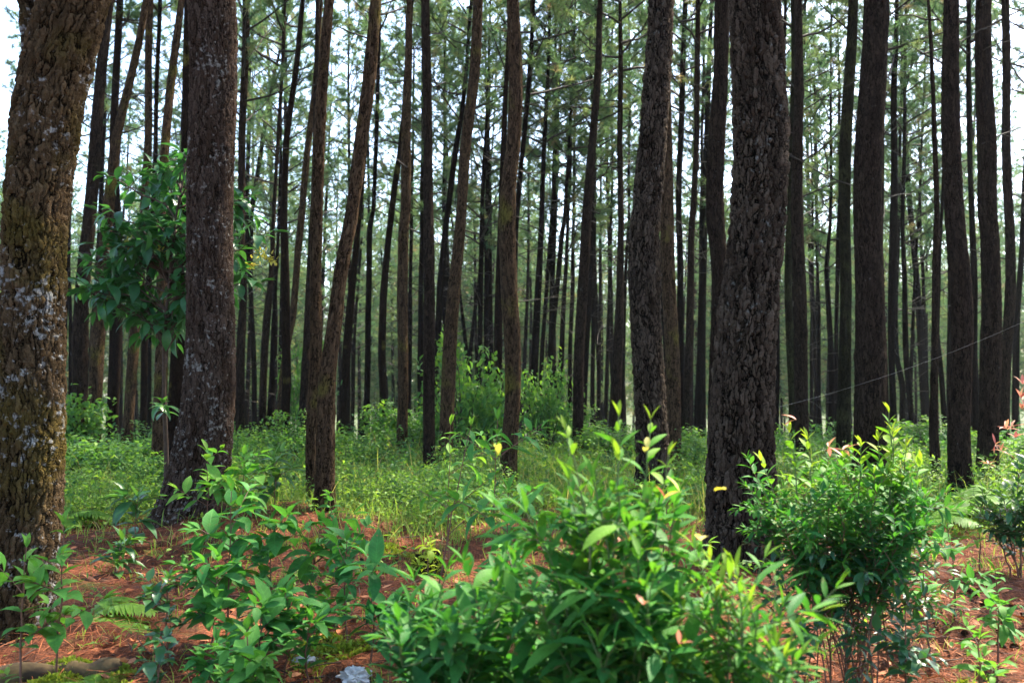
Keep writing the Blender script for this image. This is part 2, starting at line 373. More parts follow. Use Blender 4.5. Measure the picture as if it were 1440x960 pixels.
# ------------------------------------------------------------------ ground: one sheet to the horizon
def build_ground():
    a = np.linspace(-1, 1, 421)
    X = 14 * a + 586 * np.abs(a) ** 5 * np.sign(a)
    b = np.linspace(0, 1, 460)
    Y = -30 + 0 * b
    yy = np.concatenate([np.linspace(-300, -12, 22)[:-1], np.linspace(-12, 2, 40)[:-1], np.linspace(2, 14, 240)[:-1], 14 + 636 * np.linspace(0, 1, 150) ** 2.6])
    XX, YY = np.meshgrid(X, yy)
    ZZ = ground(XX, YY)
    nx, ny = len(X), len(yy)
    V = np.stack([XX, YY, ZZ], -1).reshape(-1, 3)
    i = np.arange(ny - 1)[:, None] * nx; j = np.arange(nx - 1)[None]
    f = np.stack([i + j, i + j + 1, i + nx + j + 1, i + nx + j], -1).reshape(-1, 4)
    mb = MB(); mb.add(V, f)
    m, nt = newmat('forest_floor')
    tc = nd(nt, 'ShaderNodeTexCoord'); vec = tc.outputs['Object']
    def noise(sc, det=5.0, ro=.6, dist=0.0, mapping=None):
        n = nd(nt, 'ShaderNodeTexNoise', i_Scale=float(sc), i_Detail=det, i_Roughness=ro, i_Distortion=dist)
        if mapping:
            mp = nd(nt, 'ShaderNodeMapping'); mp.inputs['Scale'].default_value = mapping[0]; mp.inputs['Rotation'].default_value = mapping[1]
            nt.links.new(vec, mp.inputs[0]); nt.links.new(mp.outputs[0], n.inputs['Vector'])
        else: nt.links.new(vec, n.inputs['Vector'])
        return n.outputs[0]
    big = noise(1.1); fine = noise(40, 6.0, .7)
    s1 = noise(1, 3.0, .6, .5, ((18, 140, 10), (0, 0, .6))); s2 = noise(1, 3.0, .6, .5, ((140, 18, 10), (0, 0, .2)))
    streak = mth(nt, 'MAXIMUM', s1, s2)
    lit = ramp(nt, streak, [(.42, (.038, .012, .006)), (.54, (.18, .050, .020)), (.68, (.32, .115, .05))])
    lit = mix(nt, ramp(nt, fine, [(.35, g(.75)), (.6, g(0))]), lit, (.035, .016, .010))
    lit = mix(nt, ramp(nt, big, [(.45, g(0)), (.62, g(.75))]), lit, (.075, .032, .018))
    lit = mix(nt, ramp(nt, noise(4.5, 5.0, .65, .5), [(.46, g(0)), (.6, g(.7))]), lit, (.05, .022, .013))
    green = mix(nt, fine, (.03, .055, .015), (.09, .10, .03))
    sp = nd(nt, 'ShaderNodeSeparateXYZ'); nt.links.new(vec, sp.inputs[0])
    yw = mth(nt, 'ADD', sp.outputs[1], mth(nt, 'MULTIPLY', big, 3.0))
    r = mth(nt, 'DIVIDE', mth(nt, 'SUBTRACT', yw, 10.2), 2.0, True)
    col = mix(nt, r, lit, green)
    mossy = ramp(nt, noise(2.3, 4.0), [(.60, g(0)), (.68, g(.7))])
    col = mix(nt, mossy, col, (.09, .095, .02))
    bs = nd(nt, 'ShaderNodeBsdfPrincipled', i_Roughness=.95); bs.inputs['Specular IOR Level'].default_value = .15
    nt.links.new(col, bs.inputs['Base Color'])
    bp = nd(nt, 'ShaderNodeBump', i_Strength=.8, i_Distance=.02); nt.links.new(mth(nt, 'ADD', streak, fine), bp.inputs['Height']); nt.links.new(bp.outputs[0], bs.inputs['Normal'])
    out = nd(nt, 'ShaderNodeOutputMaterial'); nt.links.new(bs.outputs[0], out.inputs[0])
    o = mb.build('ground', [m]); tag(o, kind='structure')
build_ground()

# ------------------------------------------------------------------ pine crowns (shared meshes)
def crown_mesh(seed, H=9.0, Rm=2.4, tufts=1.0, dead=14, nb=29):
    r = np.random.default_rng(seed)
    mb = MB(); TP, TD, TS = [], [], []
    # dead, bare branches below the living crown
    for i in range(dead):
        z = -r.uniform(.2, 5.0); az = r.uniform(0, 6.283); L = r.uniform(.5, 2.2)
        d = np.array([C(az), S(az), r.uniform(-.1, .55)])
        t = np.linspace(0, 1, 5)[:, None]
        P = np.array([0, 0, z]) + d * L * t + np.array([0, 0, 1]) * (.25 * L * t * t * r.uniform(-1, 1.2)) + np.cumsum(r.normal(0, .03, (5, 3)), 0)
        tube(mb, P, np.linspace(.015, .004, 5), 3, 0)
        for _ in range(r.integers(1, 4)):
            k = r.integers(1, 4); q = norm(d + r.normal(0, .6, 3)) * r.uniform(.2, .7)
            tube(mb, [P[k], P[k] + q * .5 + r.normal(0, .02, 3), P[k] + q], [.009, .006, .003], 3, 0)
    for i in range(nb):
        f = (i + r.uniform(0, 1)) / nb
        z = f * H
        L = Rm * (.45 + .8 * math.sin(math.pi * min(1, .22 + .72 * f))) * r.uniform(.55, 1.25) * (1 if f < .85 else .6)
        if r.random() < .12: L *= 1.3
        az = i * 2.4 + r.uniform(-.5, .5)
        el = r.uniform(.05, .5) + .5 * f
        d = norm([C(az) * math.cos(el), S(az) * math.cos(el), math.sin(el)])
        n = 7; t = np.linspace(0, 1, n)[:, None]
        P = np.array([0, 0, z]) + d * L * t + np.array([0, 0, 1]) * (L * .22 * t * t) + np.cumsum(r.normal(0, .035, (n, 3)), 0)
        P[0] = (0, 0, z)
        tube(mb, P, np.linspace(.030, .007, n) * (1.15 - .6 * f), 4, 0)
        for k in range(2, n):
            for _ in range(max(1, int(r.integers(1, 4) * tufts))):
                q = norm(d * .7 + r.normal(0, .65, 3) + np.array([0, 0, .25])) * r.uniform(.25, .75) * (1.15 - .4 * f)
                E = P[k] + q
                tube(mb, [P[k], P[k] + q * .55 + r.normal(0, .02, 3), E], [.010, .007, .004], 3, 0)
                TP.append(E); TD.append(norm(q)); TS.append(r.uniform(.8, 1.2))
                if r.random() < .6: TP.append(P[k] + q * .6); TD.append(norm(q + r.normal(0, .3, 3))); TS.append(r.uniform(.7, 1))
        TP.append(P[-1]); TD.append(d); TS.append(1.2)
    TP = np.array(TP); TD = np.array(TD); TS = np.array(TS)
    K = 44
    n = len(TP)
    tt = np.clip(r.normal(.38, .2, n), 0, .8) + (r.random(n) < .07) * .35
    D = norm(TD[:, None] * .5 + r.normal(0, .6, (n, K, 3)) + np.array([0, 0, .12]))
    Ln = (TS[:, None] * r.uniform(.14, .25, (n, K)))
    B = TP[:, None] - TD[:, None] * r.uniform(0, .16, (n, K, 1))
    E = B + D * Ln[..., None] + np.array([0, 0, -1]) * (Ln ** 2)[..., None] * .8
    side = norm(np.cross(D, r.normal(0, 1, (n, K, 3)))) * (.0075 * r.uniform(.7, 1.4, (n, K, 1)))
    V = np.stack([B - side, B + side, E], 2).reshape(-1, 3)
    mb.add(V, np.arange(n * K * 3).reshape(-1, 3), 1, np.repeat(np.clip(np.repeat(tt, K) + r.normal(0, .06, n * K), 0, 1), 3))
    return mb.mesh('pine_crown', [M['twig'], M['needles']])
CROWNS = [crown_mesh(100 + i, H=h, Rm=rm, tufts=t, dead=dd) for i, (h, rm, t, dd) in enumerate([(9, 2.1, 1, 12), (8, 2.3, 1.1, 14), (10, 1.9, .9, 16), (9, 2.4, 1.0, 9), (7.5, 1.8, .8, 18), (10.5, 2.1, 1, 12)])]
SPARSE = [crown_mesh(200 + i, H=7, Rm=1.9, tufts=.6, dead=3, nb=22) for i in range(3)]

def hang_crown(root, P0, tilt, sc, rz, sparse=False):
    me = random.choice(SPARSE if sparse else CROWNS)
    o = bpy.data.objects.new('crown', me); scene.collection.objects.link(o); o.parent = root
    o.location = tuple(P0)
    q = Vector(tuple(tilt)).to_track_quat('Z', 'Y') @ Euler((0, 0, rz)).to_quaternion()
    o.rotation_mode = 'QUATERNION'; o.rotation_quaternion = q
    o.scale = (sc, sc, sc)
    return o

def trunk_curve(pts, d, H, seed, ext=True):
    """pts: (px, py, width px) from the photograph -> z, x, radius samples of a trunk standing at depth d"""
    pts = sorted(pts, key=lambda p: -p[1])
    W = [at(p[0], p[1], d) for p in pts]
    z = np.array([w[2] for w in W]); x = np.array([w[0] for w in W]); y = np.full(len(z), d)
    rad = np.array([p[2] for p in pts]) * .5 * d / F
    return z, x, rad
def smooth(a, k):
    if k < 1: return a
    ker = np.hanning(2 * k + 3)[1:-1]; ker /= ker.sum()
    return np.convolve(np.pad(a, k, mode='edge'), ker, mode='valid')

def trunk_mesh(pts, d, H, mat, seed, dense=0, flare=.35, z_bottom=None, name='trunk'):
    r = np.random.default_rng(seed)
    z, x, rad = trunk_curve(pts, d, H, seed)
    bx = x[0]; gz = float(ground(bx, d)) - .15 if z_bottom is None else z_bottom
    if z[0] > gz:      # run down to the soil
        sl = (x[0] - x[min(1, len(x) - 1)]) / max(.3, (z[min(1, len(x) - 1)] - z[0])) if len(x) > 1 else 0
        dz = z[0] - gz
        z = np.insert(z, 0, gz); x = np.insert(x, 0, x[0] + np.clip(sl, -.12, .12) * dz * .5); rad = np.insert(rad, 0, rad[0] * 1.06)
    ztop_vis = CAM_H + d * .42 + .4
    dz = {0: .22, 1: .06, 2: .028, 3: .0125}[dense]; sides = {0: 14, 1: 28, 2: 72, 3: 190}[dense]
    zz = np.concatenate([np.arange(gz, min(ztop_vis, H), dz), np.linspace(min(ztop_vis, H), H, 24)[0:]]) if H > ztop_vis else np.arange(gz, H, dz)
    zz = np.unique(np.round(zz, 4))
    # continue above the traced part
    zt, xt, rt = z[-1], x[-1], rad[-1]
    sl = (x[-1] - x[-2]) / max(.2, z[-1] - z[-2]) if len(x) > 1 else 0
    sl = float(np.clip(sl, -.25, .25))
    zg = np.linspace(gz, H, 400)
    xg = np.where(zg <= zt, np.interp(zg, z, x), xt + sl * 5 * (1 - np.exp(-(zg - zt) / 5)))
    rg = np.where(zg <= zt, np.interp(zg, z, rad), rt + (.02 - rt) * np.clip((zg - zt) / max(.5, H - zt), 0, 1) ** 1.1)
    kk = max(2, int(.35 / ((H - gz) / 400)))
    xg = smooth(xg, kk); rg = smooth(rg, max(1, kk // 2))
    ph = r.uniform(0, 6, 4)
    X = np.interp(zz, zg, xg) + .3 * rt * S(1.9 * zz + ph[0]) * .35
    Yc = d + .12 * S(.35 * zz + ph[1]) - .12 * math.sin(.35 * gz + ph[1]) + .03 * S(1.3 * zz + ph[2])
    Rr = np.interp(zz, zg, rg)
    for _ in range(int(H / 1.1)):
        zc = r.uniform(0, H); Rr = Rr * (1 + r.uniform(-.02, .06) * np.exp(-((zz - zc) / r.uniform(.05, .18)) ** 2))
    hg = np.maximum(0, zz - gz - .12)
    th = np.arange(sides) / sides * 2 * math.pi
    lob = 1 + (flare * np.exp(-hg / .22))[:, None] * (.75 + .45 * S(3 * th + ph[3])[None] + .25 * S(5 * th + ph[0])[None])
    wob = 1 + .035 * S(2 * th[None] + 1.3 * zz[:, None] + ph[1]) + .02 * S(3 * th[None] - 2.1 * zz[:, None] + ph[2])
    RR = Rr[:, None] * lob * wob
    V = np.stack([X[:, None] + RR * C(th), Yc[:, None] + RR * S(th), np.broadcast_to(zz[:, None], RR.shape)], -1)
    k = len(zz)
    i = np.arange(k - 1)[:, None] * sides; j = np.arange(sides)[None]; j2 = (j + 1) % sides
    f = np.stack([i + j, i + j2, i + sides + j2, i + sides + j], -1).reshape(-1, 4)
    tw = th[None] + .12 * zz[:, None]
    co = np.stack([Rr[:, None] * C(tw), Rr[:, None] * S(tw), np.broadcast_to(zz[:, None], RR.shape)], -1)
    mb = MB(); mb.add(V.reshape(-1, 3), f, 0, .5, co.reshape(-1, 3))
    def pos(zq): return np.array([np.interp(zq, zz, X), np.interp(zq, zz, Yc), zq])
    return mb, pos

def pine(name, d, pts, label, mat='bark_mid', H=None, cb=None, dense=0, group=None, forks=(), cs=1.0, seed=None, flare=.35):
    global _ps
    _ps += 1
    seed = _ps * 7 + 3
    H = H or (random.uniform(19, 22) if d < 15 else random.uniform(16.5, 20.5))
    cb = cb or (H - 9.0 * cs)
    mb, pos = trunk_mesh(pts, d, H, M[mat], seed, dense, flare)
    b = pos(float(ground(pos(0)[0], d))); b = np.array([b[0], b[1], float(ground(b[0], b[1]))])
    root = empty(name, b, label, 'pine tree', group)
    mb.build('trunk', [M[mat]], root, b)
    t = norm(pos(H - .5) - pos(cb))
    hang_crown(root, pos(cb) - b, t, (H - cb) / 9.2, random.uniform(0, 6.28), d < 19)
    for (fp, fH) in forks:
        zf = at(fp[0][0], fp[0][1], d)[2]
        m2, p2 = trunk_mesh(fp, d + .02, fH, M[mat], seed + 1, dense, 0, z_bottom=zf - .05)
        m2.build('forked_stem', [M[mat]], root, b)
        hang_crown(root, p2(fH - 7) - b, norm(p2(fH - .5) - p2(fH - 7)), .8, random.uniform(0, 6.28), True)
    return root
_ps = 0
# ------------------------------------------------------------------ the pines, from the nearest back
# big ones
pine('pine_tree', 5.1, [(15, 890, 108), (24, 800, 97), (32, 740, 92), (38, 640, 88), (39, 480, 84), (47, 320, 84), (65, 200, 89), (71, 150, 92), (82, 107, 86), (98, 50, 88), (112, 0, 88), (135, -90, 84)],
     'thick mossy pine with white lichen spots and a fork, at the left edge', 'bark_mossy', 22, 14, 3,
     forks=[([(66, 160, 44), (56, 120, 40), (49, 60, 38), (45, 0, 37), (40, -80, 34)], 20)], flare=.22)
pine('pine_tree', 8.6, [(268, 742, 98), (276, 700, 84), (283, 640, 77), (290, 560, 70), (293, 480, 67), (297, 320, 63), (298, 160, 62), (298, 0, 62)],
     'thick straight pine streaked with grey lichen, flared foot in red needles', 'bark_lichen', 23, 14, 3, flare=.28)
pine('pine_tree', 6.9, [(1036, 795, 94), (1037, 700, 87), (1040, 640, 88), (1043, 560, 86), (1048, 480, 82), (1053, 400, 78), (1059, 320, 75), (1062, 200, 73), (1060, 150, 72), (1058, 100, 69), (1056, 0, 66)],
     'thickest pine right of centre with coarse plated bark, between two leafy bushes', 'bark_plated', 22, 14, 3, flare=.25)
pine('pine_tree', 9.0, [(457, 735, 27), (458, 680, 24), (457, 600, 24), (457, 540, 24), (461, 500, 22), (467, 470, 21), (472, 420, 20), (482, 350, 20), (492, 310, 19), (505, 200, 19), (518, 105, 18), (521, 70, 17), (528, 0, 15)],
     'slim pine curving right from the bare red bank, foot in needles', 'bark_brown', 20, 13, 2, flare=.5)
pine('pine_tree', 10.4, [(439, 715, 12), (438, 640, 14), (442, 560, 16), (445, 490, 17), (443, 400, 16), (446, 310, 17), (452, 200, 16), (459, 100, 14), (468, 0, 13), (473, -60, 12)],
     'slim brown pine behind the curving one, rising on its left', 'bark_brown', 20, 13, 2)
pine('pine_tree', 10.3, [(919, 690, 46), (918, 620, 45), (914, 560, 45), (907, 480, 43), (903, 400, 43), (904, 330, 41), (909, 290, 38), (917, 200, 37), (920, 120, 37), (922, 100, 36), (926, 0, 35)],
     'stout brown bent pine behind the big leafy bush at centre', 'bark_plated', 21, 13, 2)
pine('pine_tree', 11.0, [(1223, 690, 46), (1222, 600, 44), (1219, 500, 42), (1218, 400, 38), (1218, 320, 37), (1220, 200, 36), (1223, 100, 35), (1228, 0, 34)],
     'stout straight dark pine rising behind the round bush at right', 'bark_dark', 22, 13, 2)
pine('pine_tree', 10.0, [(1354, 715, 34), (1353, 640, 31), (1352, 600, 30), (1354, 500, 28), (1355, 440, 27), (1351, 380, 27), (1347, 310, 25), (1346, 200, 25), (1347, 100, 24), (1350, 0, 21)],
     'dark pine with a slight bend, left one of the close pair near the right edge', 'bark_dark', 21, 13, 2)
pine('pine_tree', 12.2, [(1389, 690, 29), (1390, 600, 27), (1392, 500, 28), (1394, 420, 25), (1391, 320, 23), (1387, 300, 24), (1389, 200, 25), (1390, 100, 23), (1391, 0, 21)],
     'dark pine with a thin high side stem, right of the close pair at the right', 'bark_dark', 21, 13, 2,
     forks=[([(1384, 190, 9), (1376, 150, 7), (1374, 100, 6), (1372, 0, 5), (1371, -50, 4)], 15)])
pine('pine_tree', 12.0, [(1006, 640, 18), (1006, 480, 19), (1008, 400, 21), (1008, 360, 24), (1003, 310, 24), (1004, 250, 24), (1006, 200, 23), (1009, 100, 19), (1008, 50, 21), (1010, 0, 20)],
     'bulging dark pine half hidden behind the thickest pine', 'bark_dark', 21, 13, 2)
pine('pine_tree', 12.0, [(716, 690, 23), (717, 630, 22), (721, 560, 21), (720, 480, 23), (716, 420, 24), (714, 320, 24), (716, 250, 22), (722, 200, 20), (725, 100, 19), (722, 0, 17)],
     'dark wavy pine in the middle, thickest of its cluster', 'bark_brown', 21, 13, 2)
# mid distance: (d, points, label, material)
MID = [
 (13.7, [(605, 665, 18), (604, 640, 17), (603, 480, 16), (603, 320, 15), (600, 200, 13), (598, 100, 13), (597, 0, 12)], 'straight dark pine rising just left of a leaning one, base in the grass', 'bark_dark'),
 (14.5, [(624, 655, 21), (626, 630, 20), (630, 560, 20), (633, 480, 19), (638, 400, 17), (646, 320, 16), (648, 300, 15), (655, 200, 16), (666, 100, 15), (671, 0, 14)], 'dark pine leaning right beside the straight one, reddish at its foot', 'bark_brown'),
 (16.0, [(565, 645, 15), (566, 600, 15), (567, 500, 15), (567, 420, 15), (569, 320, 14), (572, 300, 14), (574, 160, 13), (576, 100, 11), (577, 0, 8)], 'upright pine with a sunlit orange right side and branches near the top', 'bark_brown'),
 (16.0, [(112, 600, 20), (115, 480, 20), (120, 400, 19), (126, 320, 18), (133, 200, 17), (140, 107, 14), (148, 20, 13), (152, -20, 12)], 'reddish dark pine next to the mossy one at the left edge', 'bark_dark'),
 (17.0, [(135, 600, 18), (139, 480, 19), (146, 400, 17), (152, 310, 16), (164, 200, 13), (181, 120, 11), (192, 60, 10), (201, 0, 9)], 'pine leaning right with olive sunlit bark, behind the broadleaf sapling', 'bark_brown'),
 (20.0, [(156, 610, 15), (163, 480, 17), (166, 320, 12), (164, 200, 11), (168, 100, 10), (175, 0, 9)], 'thin pine touching the leaning olive one', 'bark_mid'),
 (18.0, [(180, 610, 14), (184, 540, 15), (188, 480, 16), (197, 400, 14), (206, 330, 13), (212, 200, 11), (215, 100, 10)], 'brown pine mostly hidden by the broadleaf sapling', 'bark_brown'),
 (21.0, [(199, 610, 9), (202, 480, 9), (208, 380, 8), (212, 320, 7)], 'thin pine seen below the broadleaf sapling, close to the brown one', 'bark_mid'),
 (11.6, [(240, 690, 19), (243, 640, 20), (247, 560, 20), (249, 480, 20), (253, 400, 18), (256, 190, 15), (258, 100, 14), (260, 0, 13)], 'dark pine close against the left side of the thick straight pine', 'bark_mid'),
 (12.5, [(222, 680, 17), (222, 640, 17), (224, 460, 17), (221, 320, 14), (226, 200, 12), (235, 100, 11), (246, 0, 9)], 'slim pine behind the thin sapling stem, leaning right above its leaves', 'bark_brown'),
 (21.5, [(337, 610, 13), (338, 480, 12), (339, 400, 11), (336, 320, 10), (336, 200, 10), (340, 100, 11), (343, 0, 10)], 'thin dark pine just right of the thick straight pine', 'bark_dark'),
 (17.0, [(396, 645, 14), (399, 610, 13), (405, 530, 13), (404, 430, 12), (401, 310, 10), (407, 200, 9), (421, 100, 8), (430, 0, 6)], 'slim pine whose foot meets a second stem in the grass left of the curving pine', 'bark_mid'),
 (18.5, [(392, 635, 10), (394, 580, 10), (401, 500, 9), (411, 450, 9), (417, 350, 10), (422, 310, 10), (431, 200, 9), (441, 100, 8), (448, 0, 5)], 'slim pine crossing the one before it and leaning right, lit at its foot', 'bark_brown'),
 (18.0, [(425, 610, 14), (428, 520, 13), (432, 440, 10), (436, 350, 8), (440, 250, 7)], 'leaf-draped dark pine left of the curving pine', 'bark_dark'),
 (22.0, [(368, 620, 11), (374, 500, 10), (379, 430, 9), (383, 380, 6), (392, 200, 5)], 'thin dark pine half way between the thick straight pine and the curving pine', 'bark_dark'),
 (22.0, [(482, 610, 12), (484, 540, 12), (489, 480, 12), (497, 400, 10), (505, 300, 8), (514, 200, 7)], 'dark pine showing along the right side of the curving pine', 'bark_mid'),
 (21.0, [(534, 640, 11), (539, 560, 10), (537, 500, 11), (540, 420, 10), (547, 330, 9), (554, 267, 9), (563, 213, 8), (568, 160, 7), (573, 90, 5)], 'thin leaning pine left of the upright orange-sided one', 'bark_mid'),
 (25.0, [(513, 630, 9), (516, 560, 9), (520, 420, 8), (521, 320, 8), (527, 300, 6), (532, 160, 6), (535, 0, 4)], 'very thin dark pine rising from shadow right of the curving pine', 'bark_far'),
 (24.0, [(612, 520, 9), (616, 470, 9), (619, 400, 9), (626, 320, 9), (633, 270, 8), (640, 210, 8), (648, 160, 7), (655, 100, 6), (662, 0, 5)], 'thin pine running parallel to the leaning reddish one, left of it', 'bark_far'),
 (18.0, [(699, 650, 13), (699, 560, 13), (701, 450, 12), (705, 320, 11), (709, 200, 8), (711, 130, 7), (715, 60, 6)], 'slim pine tucked against the left side of the wavy one', 'bark_mid'),
 (22.0, [(722, 500, 9), (725, 320, 8), (733, 230, 7), (737, 200, 7), (745, 100, 7), (751, 0, 5)], 'thin pine leaning out to the right behind the wavy one', 'bark_far'),
 (25.0, [(748, 600, 11), (752, 500, 11), (757, 400, 9), (761, 320, 8), (765, 200, 6), (771, 100, 5), (773, 0, 4)], 'thin straight pine in the gap right of the wavy one', 'bark_far'),
 (17.0, [(812, 610, 15), (814, 500, 15), (818, 420, 15), (823, 320, 13), (832, 200, 11), (840, 100, 10), (843, 0, 7)], 'slender dark pine leaning slightly right, between the wavy pine and the stout bent one', 'bark_dark'),
 (20.0, [(864, 610, 16), (868, 500, 15), (872, 420, 11), (874, 320, 9), (873, 200, 8), (874, 100, 7), (874, 0, 5)], 'straight thin pine just left of the stout bent one', 'bark_dark'),
 (14.0, [(947, 650, 22), (946, 600, 21), (944, 500, 21), (941, 430, 20), (937, 350, 19), (934, 250, 17), (934, 100, 14)], 'brown pine half hidden along the right side of the stout bent one', 'bark_brown'),
 (23.5, [(955, 620, 10), (957, 500, 9), (954, 300, 9), (957, 200, 8), (961, 100, 8), (965, 0, 7)], 'thin dark pine right of the stout bent one', 'bark_far'),
 (20.0, [(966, 610, 13), (968, 450, 11), (971, 320, 9), (973, 300, 9), (977, 200, 8), (979, 100, 8), (981, 0, 6)], 'thin dark pine half way between the stout bent one and the thickest', 'bark_dark'),
 (24.0, [(1091, 620, 10), (1093, 480, 9), (1096, 320, 7), (1099, 200, 6)], 'thin dark pine peeping out at the right side of the thickest', 'bark_far'),
 (19.0, [(1117, 620, 13), (1114, 560, 12), (1110, 500, 12), (1107, 420, 11), (1107, 320, 10), (1110, 200, 10), (1113, 100, 10), (1113, 0, 10)], 'greenish slim pine right of the thickest', 'bark_mossy_far'),
 (15.0, [(1129, 620, 18), (1126, 500, 18), (1124, 420, 18), (1121, 320, 17), (1119, 180, 13), (1118, 60, 11)], 'dark pine standing close behind the greenish slim one', 'bark_dark'),
 (15.0, [(1186, 640, 20), (1186, 600, 19), (1187, 500, 17), (1187, 400, 16), (1184, 320, 16), (1185, 200, 16), (1188, 100, 15), (1192, 0, 14)], 'dark pine along the left side of the stout straight one', 'bark_mossy_far'),
 (20.0, [(1248, 620, 9), (1246, 550, 9), (1242, 450, 9), (1242, 310, 11), (1243, 200, 10), (1248, 100, 10), (1248, 0, 10)], 'thin pine along the right side of the stout straight one', 'bark_mid'),
 (22.0, [(1255, 620, 9), (1252, 500, 9), (1252, 420, 11), (1254, 320, 11), (1257, 200, 9), (1259, 100, 8), (1262, 30, 6)], 'thin dark pine, second to the right of the stout straight one', 'bark_far'),
 (26.0, [(1288, 650, 9), (1279, 560, 8), (1275, 500, 8), (1273, 420, 7), (1273, 330, 6), (1276, 200, 5)], 'bent thin pine left of the isolated slender one', 'bark_far'),
 (12.0, [(1316, 700, 12), (1312, 640, 13), (1310, 600, 12), (1311, 500, 9), (1311, 320, 8), (1312, 300, 7), (1305, 200, 6), (1299, 100, 5), (1295, 15, 4)], 'very slender isolated pine rooted in sunlit grass at right', 'bark_dark'),
 (24.0, [(1331, 650, 9), (1329, 600, 8), (1323, 520, 7), (1317, 470, 7), (1322, 400, 6), (1327, 320, 5)], 'thin crooked pine between the isolated slender one and the close pair', 'bark_far'),
 (18.0, [(1373, 640, 9), (1374, 400, 9), (1372, 250, 7)], 'thin pine in the gap of the close pair', 'bark_far'),
 (16.0, [(1411, 620, 16), (1413, 500, 14), (1417, 400, 13), (1417, 320, 12), (1416, 200, 12), (1417, 0, 10)], 'dark pine just right of the close pair', 'bark_dark'),
 (25.0, [(1427, 610, 9), (1432, 500, 9), (1436, 400, 8), (1440, 320, 7)], 'thin leaning pine at the right edge', 'bark_far'),
]
M['bark_mossy_far'] = bark_mat('bark_mossy_far', (.03, .028, .016), (.045, .042, .022), (.009, .008, .005), moss=(.035, .036, .014), moss_amt=.35, scale=1.0)
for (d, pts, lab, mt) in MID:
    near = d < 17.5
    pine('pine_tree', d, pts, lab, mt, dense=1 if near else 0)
# far thin trunks traced from the photograph
FAR = [
 (34, [(355, 480, 7), (344, 310, 6), (347, 220, 6), (350, 110, 5), (357, 10, 4)]), (30, [(340, 400, 7), (347, 310, 8), (357, 260, 7), (370, 180, 6), (383, 110, 5), (400, 40, 3)]),
 (35, [(398, 400, 6), (402, 210, 6), (401, 150, 5), (401, 70, 4)]), (26, [(376, 640, 7), (378, 600, 7), (382, 480, 7), (386, 390, 5)]),
 (40, [(518, 320, 4), (517, 210, 4)]), (35, [(576, 530, 6), (577, 500, 6), (578, 320, 5), (580, 200, 4)]), (30, [(591, 580, 8), (591, 430, 8), (592, 330, 6)]),
 (28, [(674, 540, 7), (676, 430, 7), (678, 320, 7), (678, 300, 6), (681, 240, 6), (683, 200, 4)]), (35, [(657, 500, 6), (648, 420, 4), (640, 350, 3)]), (35, [(661, 500, 6), (667, 450, 5), (673, 400, 5), (684, 300, 3)]),
 (30, [(685, 580, 7), (684, 480, 7), (684, 320, 7), (686, 220, 5)]), (30, [(763, 480, 6), (768, 420, 6), (775, 320, 6), (780, 250, 5), (784, 180, 3)]),
 (28, [(771, 600, 9), (775, 500, 8), (782, 420, 7), (791, 320, 7), (794, 316, 6), (796, 267, 5), (802, 167, 4)]), (30, [(773, 520, 8), (776, 430, 7), (778, 320, 7)]),
 (30, [(785, 620, 8), (789, 500, 8), (793, 420, 6), (797, 340, 5)]), (32, [(801, 580, 6), (802, 500, 6), (805, 400, 6), (806, 330, 5)]), (27, [(820, 600, 9), (823, 500, 9), (830, 400, 7), (834, 250, 5)]),
 (30, [(835, 310, 6), (837, 220, 5), (832, 100, 4)]), (35, [(880, 400, 5), (885, 310, 4), (885, 200, 4)]), (40, [(841, 600, 7), (842, 520, 6), (839, 430, 5), (836, 330, 4)]), (42, [(842, 560, 6), (844, 450, 5), (845, 330, 4)]),
 (38, [(851, 600, 6), (855, 480, 5), (858, 360, 4)]), (32, [(980, 560, 6), (986, 430, 6), (988, 320, 6)]), (33, [(988, 600, 6), (989, 500, 5), (990, 400, 4)]),
 (40, [(1141, 600, 5), (1141, 400, 4)]), (42, [(1147, 600, 5), (1148, 420, 4)]), (34, [(1152, 600, 6), (1154, 420, 4), (1151, 320, 4)]), (28, [(1169, 600, 9), (1168, 520, 9), (1163, 440, 7), (1160, 380, 6), (1166, 320, 5), (1168, 230, 4)]),
 (32, [(1176, 600, 6), (1177, 480, 6), (1178, 400, 6)]), (27, [(1122, 320, 10), (1127, 200, 8), (1131, 100, 6), (1133, 0, 4)]), (30, [(1270, 600, 8), (1271, 545, 8), (1262, 500, 7), (1263, 430, 6), (1265, 330, 5)]),
 (35, [(1304, 520, 6), (1302, 430, 5), (1297, 330, 4)]), (30, [(1364, 400, 6), (1365, 80, 6)]), (32, [(625, 300, 5), (625, 190, 3)]), (33, [(490, 400, 5), (490, 200, 4)]),
 (30, [(88, 560, 6), (90, 400, 5)]), (32, [(100, 570, 6), (101, 400, 5)]), (32, [(210, 600, 6), (213, 480, 5)]), (31, [(1283, 500, 5), (1290, 400, 4), (1296, 300, 3)]), (29, [(130, 600, 10), (130, 500, 10), (134, 400, 8)]),
]
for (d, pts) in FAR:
    pine('pine_tree', d, pts, 'thin dark pine among the crowded trunks far back in the forest', 'bark_far', H=random.uniform(14, 19), group='thin pines far back in the forest')

